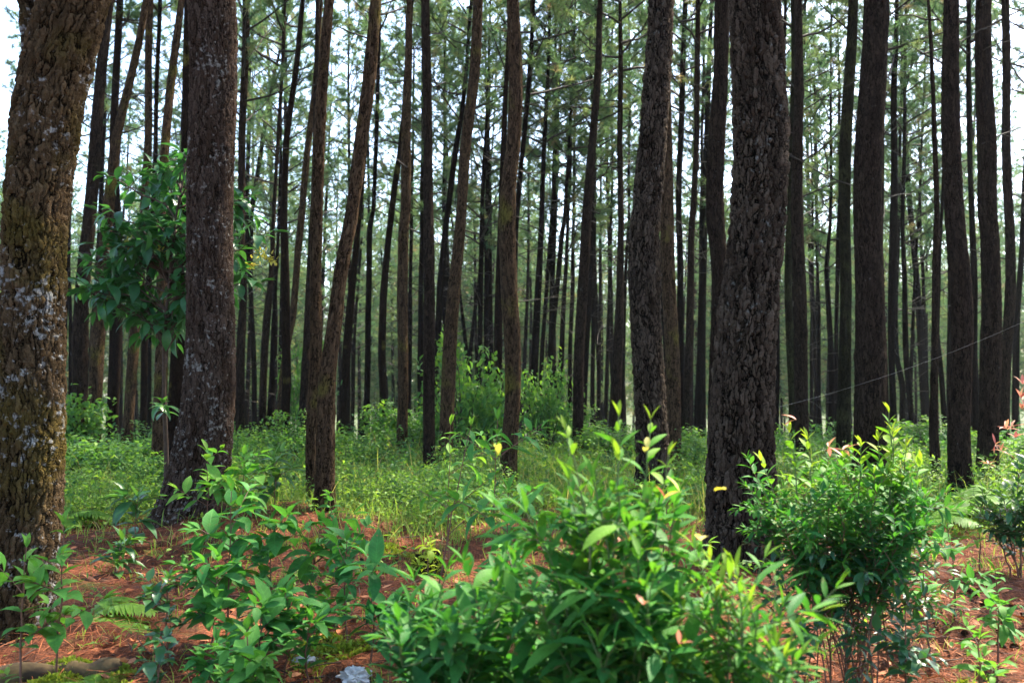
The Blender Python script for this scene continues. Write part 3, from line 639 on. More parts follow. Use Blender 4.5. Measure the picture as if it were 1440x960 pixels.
# trees further down the slope and beyond the frame's sides: shared trunks
TR = []
for i in range(6):
    r = np.random.default_rng(900 + i)
    zz = np.linspace(-.4, 20, 40)
    X = .35 * S(.16 * zz + r.uniform(0, 6)) + .05 * S(.7 * zz + r.uniform(0, 6)); X -= np.interp(0, zz, X)
    Y = .25 * S(.13 * zz + r.uniform(0, 6)); Y -= np.interp(0, zz, Y)
    rad = .14 * (1 - .78 * np.clip(zz / 20, 0, 1)) * (1 + .3 * np.exp(-np.maximum(0, zz) / .3))
    mb = MB(); tube(mb, np.stack([X, Y, zz], -1), rad, 10)
    TR.append((mb.mesh('trunk', [M['bark_far']]), X, Y, zz))
placed = []
def far_pine(x, y, lab, grp, big=1.0):
    me, X, Y, zz = TR[random.randrange(6)]
    z = float(ground(x, y)); s = random.uniform(.8, 1.12) * big
    root = empty('pine_tree', (x, y, z), lab, 'pine tree', grp)
    rz = random.uniform(0, 6.28)
    t = bpy.data.objects.new('trunk', me); scene.collection.objects.link(t); t.parent = root; t.scale = (s * random.uniform(.75, 1.15),) * 2 + (s,); t.rotation_euler = (0, 0, rz)
    cbz = random.uniform(9.5, 12) if y < 34 else random.uniform(4.5, 11.5)
    i = int(np.searchsorted(zz, cbz)); c, s_ = math.cos(rz), math.sin(rz)
    hang_crown(root, (s * (X[i] * c - Y[i] * s_), s * (X[i] * s_ + Y[i] * c), s * cbz), (0, 0, 1), s * random.uniform(.9, 1.15), random.uniform(0, 6.28), y < 26)
n = 0
while n < 185:
    y = 30 + 72 * random.random() ** .8
    x = random.uniform(-.64, .64) * y + random.uniform(-3, 3)
    if any((x - a) ** 2 + (y - b) ** 2 < (2.0 + .015 * y) ** 2 for a, b in placed): continue
    placed.append((x, y)); n += 1
    far_pine(x, y, 'thin dark pine among the crowded trunks far back in the forest', 'thin pines far back in the forest')
for (x, y) in [(6.8, 8.5), (9, 4.5), (13, 8), (12.5, 16), (17, 13), (-6.5, 6), (-9, 11.5), (-12, 17), (-5, 1.0), (5.5, 1.5), (3.5, -4), (-3, -5), (18, 6), (20, 24)]:
    far_pine(x, y, 'dark pine beside the clearing, outside the picture', 'pines beside the clearing', 1.15)

# ------------------------------------------------------------------ the wood further down the slope: one mass
def far_wood():
    r = np.random.default_rng(77)
    mb = MB()
    nt_ = 460
    y = 64 + 120 * r.random(nt_) ** 1.1; x = r.uniform(-.66, .66, nt_) * y
    z = ground(x, y)
    h = r.uniform(17, 23, nt_)
    for i in range(nt_):
        tube(mb, [[x[i], y[i], z[i] - .3], [x[i] + r.normal(0, .2), y[i], z[i] + h[i] * .5], [x[i] + r.normal(0, .4), y[i], z[i] + h[i]]], [.15, .11, .03], 5, 0)
    K = 150
    f = r.random((nt_, K)) ** .8
    az = r.uniform(0, 6.283, (nt_, K)); rr = r.random((nt_, K)) ** .6 * 3.0 * (1.1 - .7 * f)
    Cn = np.stack([x[:, None] + rr * C(az), y[:, None] + rr * S(az), (z + h * .22)[:, None] + f * (h * .8)[:, None]], -1).reshape(-1, 3)
    q = 16
    D = norm(r.normal(0, 1, (len(Cn), q, 3)) + [0, 0, .35]); L = r.uniform(.3, .75, (len(Cn), q, 1))
    sd = norm(np.cross(D, r.normal(0, 1, D.shape))) * r.uniform(.03, .06, (len(Cn), q, 1))
    B = Cn[:, None] + r.normal(0, .24, D.shape)
    V = np.stack([B - sd, B + sd, B + D * L], 2).reshape(-1, 3)
    tint = np.repeat(np.clip(r.normal(.4, .28, len(Cn)), 0, 1), q * 3)
    mb.add(V, np.arange(len(V)).reshape(-1, 3), 1, tint)
    tag(mb.build('far_wood', [M['bark_far'], M['needles_far']]), 'mass of pine trunks and crowns down the slope beyond the nearer trees', 'woods', kind='stuff')
far_wood()

# ------------------------------------------------------------------ shrubs and plants
def curve_to(p0, p1, bend, r, n=8, jit=.01):
    t = np.linspace(0, 1, n)[:, None]
    p0 = np.asarray(p0, float); p1 = np.asarray(p1, float)
    mid = (p0 + p1) / 2 + np.asarray(bend)
    P = (1 - t) ** 2 * p0 + 2 * t * (1 - t) * mid + t * t * p1
    P[1:-1] += r.normal(0, jit, (n - 2, 3))
    return P

def leafy(lv, P, r, L, W, t0, step, tint, droop=.45, opp=True, up=.35, spread=1.0, tl=.15, fold=.3):
    """leaves along polyline P from fraction t0"""
    seg = np.linalg.norm(np.diff(P, axis=0), axis=1); s = np.concatenate([[0], np.cumsum(seg)]); tot = s[-1]
    T = norm(np.gradient(P, axis=0))
    k = 0; q = t0 * tot; az0 = r.uniform(0, 6.28)
    while q <= tot:
        f = q / tot
        p = np.array([np.interp(q, s, P[:, i]) for i in range(3)]); t = norm([np.interp(q, s, T[:, i]) for i in range(3)])
        a = norm(np.cross(t, [.13, .2, 1])); b = np.cross(t, a)
        az = az0 + (k * math.pi / 2 if opp else k * 2.4)
        for sgn in ((1, -1) if opp else (1,)):
            aa = az + r.normal(0, .3)
            lat = sgn * (a * math.cos(aa) + b * math.sin(aa))
            fin = (f - t0) / max(.01, 1 - t0)
            lat = lat * [1, 1, .55]; d = norm(norm(lat) * spread + t * (.25 + .9 * fin ** 2) + np.array([0, 0, up]) + r.normal(0, .14, 3))
            sz = (1 - .55 * max(0, fin - .7) / .3) * r.uniform(.6, 1.2)
            n_up = norm(np.array([0, 0, 1.]) + r.normal(0, .18, 3))
            lv.add(p, d, L * sz, W * sz, droop * r.uniform(.2, 2.0), fold * r.uniform(.4, 1.4), float(np.clip(tint + tl * fin + r.normal(0, .10), 0, 1)), n_up)
        k += 1; q += step * r.uniform(.8, 1.2)
    # terminal pair
    for sgn in (1, -1):
        d = norm(T[-1] * 1.4 + sgn * norm(np.cross(T[-1], r.normal(0, 1, 3))) * .6)
        lv.add(P[-1], d, L * .6, W * .55, .25, .5, float(np.clip(tint + tl * 1.5, 0, 1)))

def bush(name, label, cat, base, env_c, env_r, nshoot, L, W, mat, stem_mat, seed, prof='lance', sub=5, step=.03, tint=.4, tl=.2, group=None, zmin=-.5, opp=True, side_len=.22, r0=.006, topt=.35, shell=(.75, 1.05), parts=(), up=.35, droop=.45, t0=.3, base_spread=.05):
    up = min(up, .2)
    r = np.random.default_rng(seed)
    base = np.asarray(base, float); c = np.asarray(env_c, float); R_ = np.asarray(env_r, float)
    root = empty(name, base, label, cat, group)
    sm, lv = MB(), LV(prof)
    tips = []
    for i in range(nshoot):
        u = r.uniform(zmin, 1); a = i * 2.4 + r.uniform(-.4, .4); q = math.sqrt(max(0, 1 - u * u))
        tip = c + R_ * np.array([q * math.cos(a), q * math.sin(a), u]) * r.uniform(*shell)
        b0 = base + np.append(r.normal(0, base_spread, 2), 0)
        ln = np.linalg.norm(tip - b0)
        P = curve_to(b0, tip, np.array([(b0[0] - tip[0]) * .25, (b0[1] - tip[1]) * .25, ln * .12]), r, 9, .008)
        tube(sm, P, np.linspace(r0, r0 * .3, 9), 5)
        ti = tint + topt * (u * .5) + r.normal(0, .06)
        leafy(lv, P, r, L, W, t0, step, ti, opp=opp, tl=tl, up=up, droop=droop)
        tips.append(P[-1])
        for j in range(sub):
            k = int(r.integers(3, 8)); t = norm(P[min(k + 1, 8)] - P[k - 1])
            d = norm(t * .6 + r.normal(0, .6, 3) + np.array([0, 0, .15])); ll = side_len * r.uniform(.5, 1.2)
            Q = curve_to(P[k], P[k] + d * ll, [0, 0, ll * .08], r, 5, .004)
            tube(sm, Q, np.linspace(r0 * .45, r0 * .2, 5), 4)
            leafy(lv, Q, r, L * .92, W * .92, .2, step * .9, ti, opp=opp, tl=tl, up=up, droop=droop)
    for p in parts:      # (name, material, n, L, W, where fraction)
        pass
    fm = MB(); lv.write(fm)
    sm.build('stem', [M[stem_mat]], root, base)
    fm.build('foliage', [M[mat]], root, base)
    return root, tips, r

def young_leaves(root, name, mat, base, spots, L, W, seed, n=4, upd=.8, prof='lance'):
    r = np.random.default_rng(seed)
    for p in spots:
        lv = LV(prof)
        for k in range(n):
            d = norm(r.normal(0, .6, 3) + np.array([0, 0, upd]))
            lv.add(p, d, L * r.uniform(.6, 1.2), W * r.uniform(.7, 1.1), r.uniform(.1, .7), .4, r.random())
        mb = MB(); lv.write(mb); mb.build(name, [M[mat]], root, base)

# the large bush in front, at centre
Y = 2.55
b = gp(868, Y)
rt, tips, r = bush('leafy_bush', 'large bright green long-leaved bush in front of the stout bent pine, nearest to the viewer', 'bush', b,
     at(842, 855, Y), (.25, .30, .43), 16, .135, .042, 'leaf_bright', 'green_stem', 5, sub=5, step=.042, tint=.18, tl=.22, zmin=-.45, topt=.3, side_len=.24)
young_leaves(rt, 'young_leaf', 'leaf_red', b, [at(955, 905, 2.2), at(935, 700, 2.5), at(905, 850, 2.2)], .05, .014, 3, 2)
young_leaves(rt, 'yellow_leaf', 'leaf_yellow', b, [at(700, 640, 2.6), at(955, 690, 2.45), at(1005, 690, 2.5), at(985, 760, 2.5), at(910, 630, 2.5)], .06, .022, 4, 2)
# tall thin shoots above it
mbs, lvs = MB(), LV('lance')
for (px, py, Yq, bx) in [(870, 585, 2.5, 860), (915, 590, 2.6, 890), (795, 605, 2.5, 830), (940, 640, 2.6, 905)]:
    P = curve_to(at(bx, 800, Yq), at(px, py, Yq), (.02, 0, .03), r, 9, .004); tube(mbs, P, np.linspace(.004, .0015, 9), 5)
    leafy(lvs, P, r, .085, .025, .2, .045, .45, tl=.3, up=.5)
fm = MB(); lvs.write(fm); mbs.build('shoot', [M['green_stem']], rt, b); fm.build('shoot_leaves', [M['leaf_bright']], rt, b)
# lower neighbours of the large bush
b = gp(640, 2.75)
bush('leafy_bush', 'low spreading long-leaved bush at the bottom, left of the large bright one', 'bush', b, at(690, 895, 2.75), (.30, .26, .26), 14, .135, .045, 'leaf_bright', 'green_stem', 6, sub=4, step=.042, tint=.15, tl=.15, zmin=-.3)
b = gp(1035, 2.45)
rt, tips, r = bush('leafy_bush', 'low bush with narrow yellow-tipped shoots at the bottom, right of the large bright one', 'bush', b, at(1025, 925, 2.45), (.20, .22, .24), 14, .115, .026, 'leaf_bright', 'green_stem', 7, sub=4, step=.036, tint=.22, tl=.35, zmin=-.3)
# the round bush at right
Y = 4.3
b = gp(1185, Y)
rt, tips, r = bush('round_bush', 'dense domed bush on dark reddish stems, right of the thickest pine', 'bush', b, at(1188, 712, Y), (.48, .42, .22), 28, .085, .030, 'leaf_bright', 'red_stem', 8, sub=6, step=.026, tint=.12, tl=.26, zmin=-.55, topt=.6, side_len=.20, r0=.0042, t0=.5, base_spread=.10)
lv, sm = LV('lance'), MB()
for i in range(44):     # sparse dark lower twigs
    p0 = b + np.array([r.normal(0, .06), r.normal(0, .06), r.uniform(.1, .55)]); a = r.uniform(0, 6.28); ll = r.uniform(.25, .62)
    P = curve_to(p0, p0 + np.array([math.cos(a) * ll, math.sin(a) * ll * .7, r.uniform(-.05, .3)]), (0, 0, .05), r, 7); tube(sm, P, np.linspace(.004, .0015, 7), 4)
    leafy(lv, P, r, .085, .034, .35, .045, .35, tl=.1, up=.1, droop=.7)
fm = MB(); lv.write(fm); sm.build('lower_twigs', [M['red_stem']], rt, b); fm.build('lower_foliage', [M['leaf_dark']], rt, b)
young_leaves(rt, 'young_leaf', 'leaf_red', b, [at(1165, 628, Y - .1), at(1185, 632, Y), at(1120, 590, Y)], .085, .022, 33, 4, .3)
lvs, mbs = LV('lance'), MB()
for (px, py, bx) in [(1110, 600, 1120), (1135, 608, 1140), (1255, 598, 1250), (1250, 572, 1252), (1235, 610, 1230), (1210, 618, 1205), (1275, 620, 1262), (1070, 640, 1090), (1295, 640, 1270)]:
    P = curve_to(at(bx, 710, Y), at(px, py + 8, Y), (.02, 0, .02), r, 8, .003); tube(mbs, P, np.linspace(.004, .0015, 8), 5)
    leafy(lvs, P, r, .10, .035, .25, .045, .6, tl=.3, up=.45)
fm = MB(); lvs.write(fm); mbs.build('shoot', [M['green_stem']], rt, b); fm.build('shoot_leaves', [M['leaf_bright']], rt, b)

# small broadleaf tree between the two left pines
def broadleaf_sapling():
    Y = 9.4; r = np.random.default_rng(21)
    b = gp(234, Y); root = empty('broadleaf_sapling', b, 'slender broadleaf tree with glossy dark leaves and orange buds, left of the thick straight pine', 'small tree')
    P = np.array([b, at(232, 660, Y), at(229, 560, Y), at(232, 480, Y), at(240, 400, Y), at(248, 300, Y), at(262, 215, Y)])
    t = np.linspace(0, 6, 40); P = np.stack([np.interp(t, np.arange(7), P[:, i]) for i in range(3)], 1); P[:, 1] += .05 * S(P[:, 2] * 2)
    sm, lv = MB(), LV('ovate'); tube(sm, P, np.linspace(.030, .008, 40), 8)
    clus = [(130, 370, 70, 45), (150, 430, 60, 35), (190, 290, 45, 45), (210, 370, 60, 70), (235, 250, 40, 35), (250, 330, 50, 60), (200, 430, 70, 30), (265, 400, 50, 45), (345, 300, 45, 40), (360, 370, 45, 30), (110, 400, 30, 50), (300, 280, 60, 60), (310, 370, 60, 50), (262, 225, 20, 25), (170, 330, 45, 40)]
    for (px, py, sx, sy) in clus:
        for k in range(int(2 + sx * sy / 650)):
            tp = at(px + r.uniform(-1, 1) * sx, py + r.uniform(-1, 1) * sy, Y + r.uniform(-.45, .75))
            i = int(np.clip(np.searchsorted(P[:, 2], tp[2] - r.uniform(.1, .7)), 14, 37))
            Q = curve_to(P[i], tp, (0, 0, .12), r, 7, .02); tube(sm, Q, np.linspace(.012, .003, 7), 4)
            leafy(lv, Q, r,   .26, .105, .60, .075, .28, tl=.12, up=-.1, droop=.8, opp=False)
            for m in range(3):
                d = norm(r.normal(0, 1, 3)); Q2 = curve_to(Q[4], Q[4] + d * .22, (0, 0, .03), r, 4, .004); tube(sm, Q2, [.004, .003, .003, .002], 3)
                leafy(lv, Q2, r, .25, .10, .4, .07, .28, tl=.12, up=-.1, droop=.8, opp=False)
    # tuft low on the stem
    Q = np.array([at(229, 580, Y - .06), at(229, 572, Y - .14)]); leafy(lv, np.vstack([Q, [at(229, 567, Y - .2)]]), r, .22, .08, 0, .03, .5, up=0, droop=.9)
    sm.build('stem', [M['twig_brown']], root, b); fm = MB(); lv.write(fm); fm.build('foliage', [M['leaf_glossy']], root, b)
    lo, mo = LV('small'), MB()
    for (px, py) in [(375, 362), (365, 355), (383, 366), (355, 372), (190, 350), (225, 352), (180, 342)]:
        p = at(px, py, Y - .1); lo, mo = LV('small'), MB()
        for k in range(16): lo.add(p + r.normal(0, .025, 3), r.normal(0, 1, 3), .05, .025, .3, .3, r.random())
        lo.write(mo); mo.build('bud_cluster', [M['leaf_yellow' if k % 2 else 'leaf_red']], root, b)
broadleaf_sapling()

# upright saplings with broad drooping leaves
def sapling(label, px, Y, top, L, W, seed, mat='leaf_mid', lean=0, nbr=3, step=.09, t0=.3, tint=.4, group=None, prof='ovate', name='sapling', r0=.006, droop=.75, cat='plant', tl=.15):
    r = np.random.default_rng(seed); b = gp(px, Y)
    tp = at(px + lean, top, Y); tp[1] += r.normal(0, .05)
    root = empty(name, b, label, cat, group)
    sm, lv = MB(), LV(prof)
    P = curve_to(b - [0, 0, .02], tp, (r.normal(0, .03), r.normal(0, .03), 0), r, 10, .004); tube(sm, P, np.linspace(r0, r0 * .35, 10), 6)
    leafy(lv, P, r, L, W, t0, step, tint, droop=droop, up=.12, tl=tl)
    for k in range(nbr):
        i = int(r.integers(3, 9)); a = r.uniform(0, 6.28); ll = (tp[2] - b[2]) * r.uniform(.2, .45)
        Q = curve_to(P[i], P[i] + np.array([math.cos(a) * ll * .8, math.sin(a) * ll * .8, ll * .5]), (0, 0, ll * .05), r, 6, .003); tube(sm, Q, np.linspace(r0 * .5, r0 * .25, 6), 4)
        leafy(lv, Q, r, L * .95, W * .95, .35, step * .8, tint, droop=droop, up=.1, tl=tl)
    sm.build('stem', [M['red_stem']], root, b); fm = MB(); lv.write(fm); fm.build('foliage', [M[mat]], root, b)
    return root, P
G_ = None
sapling('broad-leaved seedling before the foot of the thick straight pine, tallest of its patch', 322, 4.9, 690, 0.168, 0.085, 31, lean=5, nbr=7, step=.075)
sapling('leafy seedling with a dark stem, just right of the tallest one', 378, 5.1, 735, 0.179, 0.091, 32, nbr=7, step=.08)
sapling('drooping seedling half way between the foot of the curving pine and the bottom edge', 430, 5.3, 738, 0.190, 0.085, 33, nbr=6, lean=20)
sapling('seedling with thin upright stem left of the mossy stump', 492, 5.0, 760, 0.168, 0.073, 34, nbr=7, lean=-4)
sapling('low pale green seedling just above the bottom edge, left of the white plastic', 352, 3.9, 880, 0.146, 0.067, 35, nbr=8, step=.05, tint=.5)
sapling('bluish dark-leaved seedling at the left side of the seedling patch', 243, 4.5, 810, .10, .055, 36, 'leaf_dark', nbr=6, step=.05, t0=.1, tint=.6)
sapling('short dark seedling under the bluish one, on the needles', 228, 4.0, 900, .10, .055, 37, 'leaf_dark', nbr=3, step=.05, t0=.1, tint=.5)
sapling('seedling full of drooping leaves in the middle of the seedling patch', 300, 4.6, 790, 0.190, 0.091, 38, nbr=8, step=.07)
sapling('bushy seedling right of the middle of the seedling patch', 405, 4.5, 835, 0.168, 0.079, 39, nbr=8, step=.06)
sapling('small seedling left of the mossy log end', 440, 4.4, 870, 0.146, 0.067, 40, nbr=6, step=.06, tint=.45)
sapling('quilted-leaf plant beside the mossy trunk at the left edge', 88, 4.3, 735, .15, .075, 41, 'leaf_mid', nbr=4, step=.09, tint=.6, lean=10)
sapling('small quilted-leaf plant right against the foot of the mossy trunk', 40, 4.2, 770, .12, .062, 42, 'leaf_mid', nbr=4, step=.08, tint=.6, lean=-5)
sapling('bluish plant on the red mound, left of the thick straight pine', 165, 6.6, 765, .2, .08, 44, 'leaf_dark', nbr=6, step=.06, t0=.1, tint=.75)
sapling('dark broad-leaved plant behind the red mound', 195, 7.6, 700, .24, .10, 45, 'leaf_dark', nbr=5, step=.09, t0=.1, tint=.6)
sapling('pale broad-leaved plant growing up against the thick straight pine', 292, 7.6, 632, .19, .08, 46, nbr=8, step=.08, tint=.75, t0=.5)
sapling('leafy plant right of the foot of the thick straight pine', 345, 7.8, 640, .2, .085, 47, nbr=7, step=.09, tint=.55, t0=.4)
sapling('dark plant with drooping leaves in the grass left of the curving pine', 385, 8.6, 645, .26, .1, 48, 'leaf_dark', nbr=6, step=.09, tint=.8, t0=.5)
sapling('seedling climbing in front of the foot of the curving pine', 462, 8.4, 695, .13, .07, 49, nbr=2, step=.06, tint=.5, t0=.2)
sapling('tall wand-like plant leaning right, rising from the ground beside the mossy stump', 610, 5.4, 600, .12, .042, 50, lean=52, nbr=4, step=.11, t0=.62, tint=.65, prof='lance', r0=.006)
sapling('tall thin plant left of the leaning wand-like one', 632, 7.4, 597, .19, .06, 51, lean=2, nbr=5, step=.13, t0=.5, tint=.8, prof='lance', tl=.2)
sapling('upright plant with long grey-green leaves before the wavy pine', 688, 6.0, 590, .17, .055, 52, lean=12, nbr=5, step=.12, t0=.5, tint=.5, prof='lance')
sapling('broad-leaved plant on the red soil behind the large bush', 715, 4.4, 690, .16, .06, 53, nbr=8, step=.05, t0=.35, tint=.45)
sapling('slim seedling on the red soil, seen through the large bush', 775, 4.8, 735, .15, .06, 54, nbr=4, step=.07)
sapling('plant with yellowish flower heads behind the large bush', 945, 5.2, 690, .12, .05, 55, nbr=7, step=.06, t0=.3, tint=.75)
sapling('dark seedling below the tall wand-like plant', 548, 3.75, 890, .12, .04, 56, 'leaf_mid', nbr=5, step=.045, t0=.3, tint=.15, prof='lance')
sapling('seedling on the red soil at the right, nearest the round bush', 1300, 4.7, 790, .13, .055, 57, nbr=5, step=.06, tint=.45)
sapling('seedling at the right with a bare dark stem', 1335, 5.4, 735, .14, .06, 58, nbr=4, step=.07, tint=.5, lean=-6)
sapling('thin seedling on bare red soil close to the right edge', 1392, 4.6, 800, .14, .05, 59, nbr=4, step=.07, tint=.5)
sapling('small shoot at the bottom right corner', 1370, 3.8, 890, .10, .04, 60, nbr=4, step=.05, tint=.7)
sapling('pale leaved sprig in front of the close pair of pines', 1372, 6.6, 690, .13, .05, 61, nbr=5, step=.07, tint=.95, t0=.5, lean=10)
sapling('glossy dark seedling under the round bush', 1270, 4.0, 840, .10, .045, 62, 'leaf_dark', nbr=7, step=.05, tint=.5)
sapling('low seedling under the left side of the round bush', 1105, 4.1, 820, .10, .04, 63, 'leaf_dark', nbr=7, step=.05, tint=.4)
sapling('seedling with wide leaves low in the seedling patch, above the pale green one', 365, 4.3, 850, 0.168, 0.079, 104, nbr=8, step=.055, tint=.4)
sapling('broad-leaved seedling half hidden at the left of the low spreading bush', 520, 4.5, 800, 0.179, 0.073, 105, nbr=8, step=.06, tint=.3)
sapling('seedling at the bottom edge under the tallest one', 300, 4.0, 905, 0.123, 0.061, 106, nbr=7, step=.05, tint=.35)
# sapling with pink young leaves at the right edge
Y = 6.4; b = gp(1428, Y)
rt, tips, r = bush('pink_tipped_sapling', 'dark-leaved sapling with pink young leaves at the right edge', 'sapling', b, at(1428, 705, Y), (.24, .25, .36), 10, .11, .045, 'leaf_dark', 'red_stem', 65, prof='ovate', sub=4, step=.05, tint=.5, zmin=-.4, side_len=.2)
young_leaves(rt, 'young_leaf', 'leaf_red', b, [at(1415, 603, Y), at(1422, 600, Y - .1), at(1400, 625, Y), at(1408, 634, Y), at(1390, 652, Y), at(1436, 560, Y), at(1438, 540, Y), at(1437, 575, Y), at(1428, 615, Y)], .09, .022, 66, 5, .4)
# dark red leaves under the round bush
b = gp(1222, 4.9)
root = empty('maroon_seedling', b, 'seedling with two dark maroon leaves under the round bush', 'plant')
sm = MB(); tube(sm, [b, at(1222, 830, 4.9), at(1224, 815, 4.9)], [.003, .003, .002], 5); sm.build('stem', [M['red_stem']], root, b)
lv = LV('ovate')
for (px, py, dx) in [(1224, 812, 1), (1222, 814, -1), (1200, 808, .4), (1205, 806, -.7)]: lv.add(at(px, py, 4.9), (dx, -.4, .1), .07, .065, .6, .2, .5)
mb = MB(); lv.write(mb); mb.build('leaf', [M['leaf_maroon']], root, b)

# ------------------------------------------------------------------ ferns
def frond(mb, sm, p, az, L, r, el=.9, W=.16, tint=.5):
    n = 26; t = np.linspace(0, 1, n)[:, None]
    h = np.array([math.cos(az), math.sin(az), 0])
    P = p + h * L * (.9 * t) + np.array([0, 0, 1]) * L * (math.sin(el) * t - (.35 + .35 * math.sin(el)) * t * t)
    tube(sm, P, np.linspace(.003, .001, n) * (L / .5), 4)
    T = norm(np.gradient(P, axis=0)); sd = norm(np.cross(T, [0, 0, 1])); up = np.cross(sd, T)
    rows = []
    for i in range(3, n):
        f = i / n
        w = W * L / .5 * (math.sin(math.pi * min(1, (f - .05) ** .8 * .97 + .03)) ** .7) + .01
        for s in (1, -1):
            d = sd[i] * s + T[i] * .45 + r.normal(0, .04, 3)
            rows.append((*P[i], *d, *up[i], w, .028 * L / .5, .5 + r.normal(0, .1), .15, np.clip(tint + r.normal(0, .06), 0, 1)))
    a = np.array(rows); leaf_array(mb, a[:, :3], a[:, 3:6], a[:, 6:9], a[:, 9], a[:, 10], a[:, 11], a[:, 12], a[:, 13], 'blade')
def fern(label, px, Y, fr, seed, tint=.5, group=None):
    r = np.random.default_rng(seed); b = gp(px, Y); root = empty('fern', b, label, 'fern', group); mb, sm = MB(), MB()
    for (az, L, el) in fr: frond(mb, sm, b + [0, 0, .02], R(az), L, r, el, tint=tint)
    sm.build('stalk', [M['green_stem']], root, b); mb.build('frond', [M['fern']], root, b)
fern('bright yellow-green fern with two fronds reaching right over the red needles', 128, 5.35, [(5, .42, .75), (-20, .5, .35), (60, .35, .9), (170, .25, 1.0)], 70, .7)
fern('small yellow-green fern lying on the mossy ground above the fallen log', 118, 4.3, [(-40, .3, .35), (-90, .3, .4), (20, .25, .5)], 71, .8)
fern('fern with long arching fronds in the shade behind the left grass', 185, 12.5, [(10, 1.1, 1.1), (60, 1.0, 1.1), (-30, .9, 1.0), (150, 1.0, 1.1), (220, .9, 1.0)], 72, .35)
fern('fern by the right side of the mossy trunk, in the sunlit grass', 78, 8.6, [(0, .6, .9), (20, .55, .7), (-40, .5, .8)], 73, .7)
fern('large fern clump in the shade behind the round bush', 1318, 9.5, [(170, .9, 1.1), (120, .9, 1.1), (20, .9, 1.1), (-30, .8, 1.0), (220, .8, 1.0), (270, .7, 1.0)], 74, .4)
fern('fern clump left of the isolated slender pine', 1288, 8.4, [(180, .7, 1.0), (130, .7, 1.1), (10, .7, 1.1), (-50, .6, 1.0), (230, .6, .9)], 75, .5)

# ------------------------------------------------------------------ thicket shrubs behind the clearing (shared meshes)
SH = []
for i in range(5):
    r = np.random.default_rng(500 + i); sm, lv = MB(), LV('small')
    for k in range(34):
        u = r.uniform(-.2, 1); a = r.uniform(0, 6.28); q = math.sqrt(1 - u * u)
        tip = np.array([q * math.cos(a) * .55, q * math.sin(a) * .55, .5 + .5 * u]) * r.uniform(.55, 1.05)
        P = curve_to(r.normal(0, .04, 3) * [1, 1, 0], tip, (0, 0, .1), r, 7, .012); tube(sm, P, np.linspace(.008, .002, 7), 4)
        for m in range(46):
            f = r.uniform(.35, 1) ** .7; j = f * 6; i0 = int(min(5, j)); p = P[i0] + (P[i0 + 1] - P[i0]) * (j - i0) + r.normal(0, .045, 3)
            lv.add(p, norm(r.normal(0, .8, 3) + [0, 0, .1]), r.uniform(.045, .085), r.uniform(.022, .04), r.uniform(.2, 1), .3, float(np.clip(r.normal(.35, .12) + .35 * (p[2] - .5) + (.25 if r.random() < .1 else 0), 0, 1)), norm(r.normal(0, .5, 3) + [0, 0, 1]))
    fm = MB(); lv.write(fm); SH.append((sm.mesh('stem', [M['twig']]), fm.mesh('foliage', [M['leaf_shrub']])))
def shrub(px, Y, w, h, label, group=None, xy=None, name='shrub'):
    b = gp(px, Y) if xy is None else np.array([xy[0], xy[1], float(ground(*xy))])
    root = empty(name, b, label, 'shrub', group)
    me = SH[random.randrange(5)]
    for nm, m in zip(('stem', 'foliage'), me):
        o = bpy.data.objects.new(nm, m); scene.collection.objects.link(o); o.parent = root
    root.scale = (w, w, h * .72); root.rotation_euler = (0, 0, random.uniform(0, 6.28))
GSH = 'shrubs in the thicket behind the clearing'
for (px, Y, w, h, lab) in [
    (120, 12.8, 1.7, 1.1, 'dark green shrub heap just right of the mossy trunk'), (168, 13.6, 1.5, 1.0, 'rounded dark shrub left of the shaded fern'), (95, 16, 2.0, 2.3, 'tall pale shrub in the gap right of the mossy trunk'),
    (205, 12.2, 1.0, .8, 'yellowish low shrub against the sapling stem'), (655, 16, 1.9, 3.3, 'tall sunlit shrub behind the leaning reddish pine'), (690, 17, 1.4, 3.0, 'sunlit shrub between the leaning reddish pine and the wavy one'),
    (590, 18, 1.8, 1.9, 'shaded shrub behind the orange-sided and straight pines'), (545, 19, 1.6, 1.5, 'dark shrub left of the orange-sided pine'), (770, 19, 1.3, 3.2, 'airy shrub right of the wavy pine'),
    (800, 20, 1.3, 1.6, 'low shrub behind the airy one'), (415, 16, 1.2, 1.3, 'sunlit shrub left of the curving pine'), (430, 20, 1.2, 4.2, 'tall leafy climber shrub behind the curving pine'),
    (500, 15, 1.5, .9, 'low shrub right of the curving pine'), (980, 15, 1.6, 1.0, 'shrub between the stout bent pine and the thickest'), (1295, 17, 2.0, 1.2, 'shaded shrub left of the isolated slender pine'),
    (1245, 14, 1.5, .9, 'dark shrub at the foot of the stout straight pine'), (1400, 15, 1.8, .9, 'shrub behind the close pair of pines'), (340, 15, 1.1, 1.1, 'yellow-green shrub right of the thick straight pine'),
    (640, 11.5, 1.1, .55, 'low shrub in front of the two dark pines'), (1135, 12, 1.6, .8, 'shrub behind the round bush'), (860, 17, 2.0, 1.1, 'shrub behind the large bright bush')]:
    shrub(px, Y, w, h, lab)
r = np.random.default_rng(88)
for k in range(60):
    y = r.uniform(24, 55); x = r.uniform(-.62, .62) * y
    s = r.uniform(.7, 1.2) * (1 + max(0, y - 30) / 16); shrub(0, 0, s * 1.1, s * r.uniform(.5, .95), 'leafy green shrub in the shadow between the far trunks', GSH, (x, y))

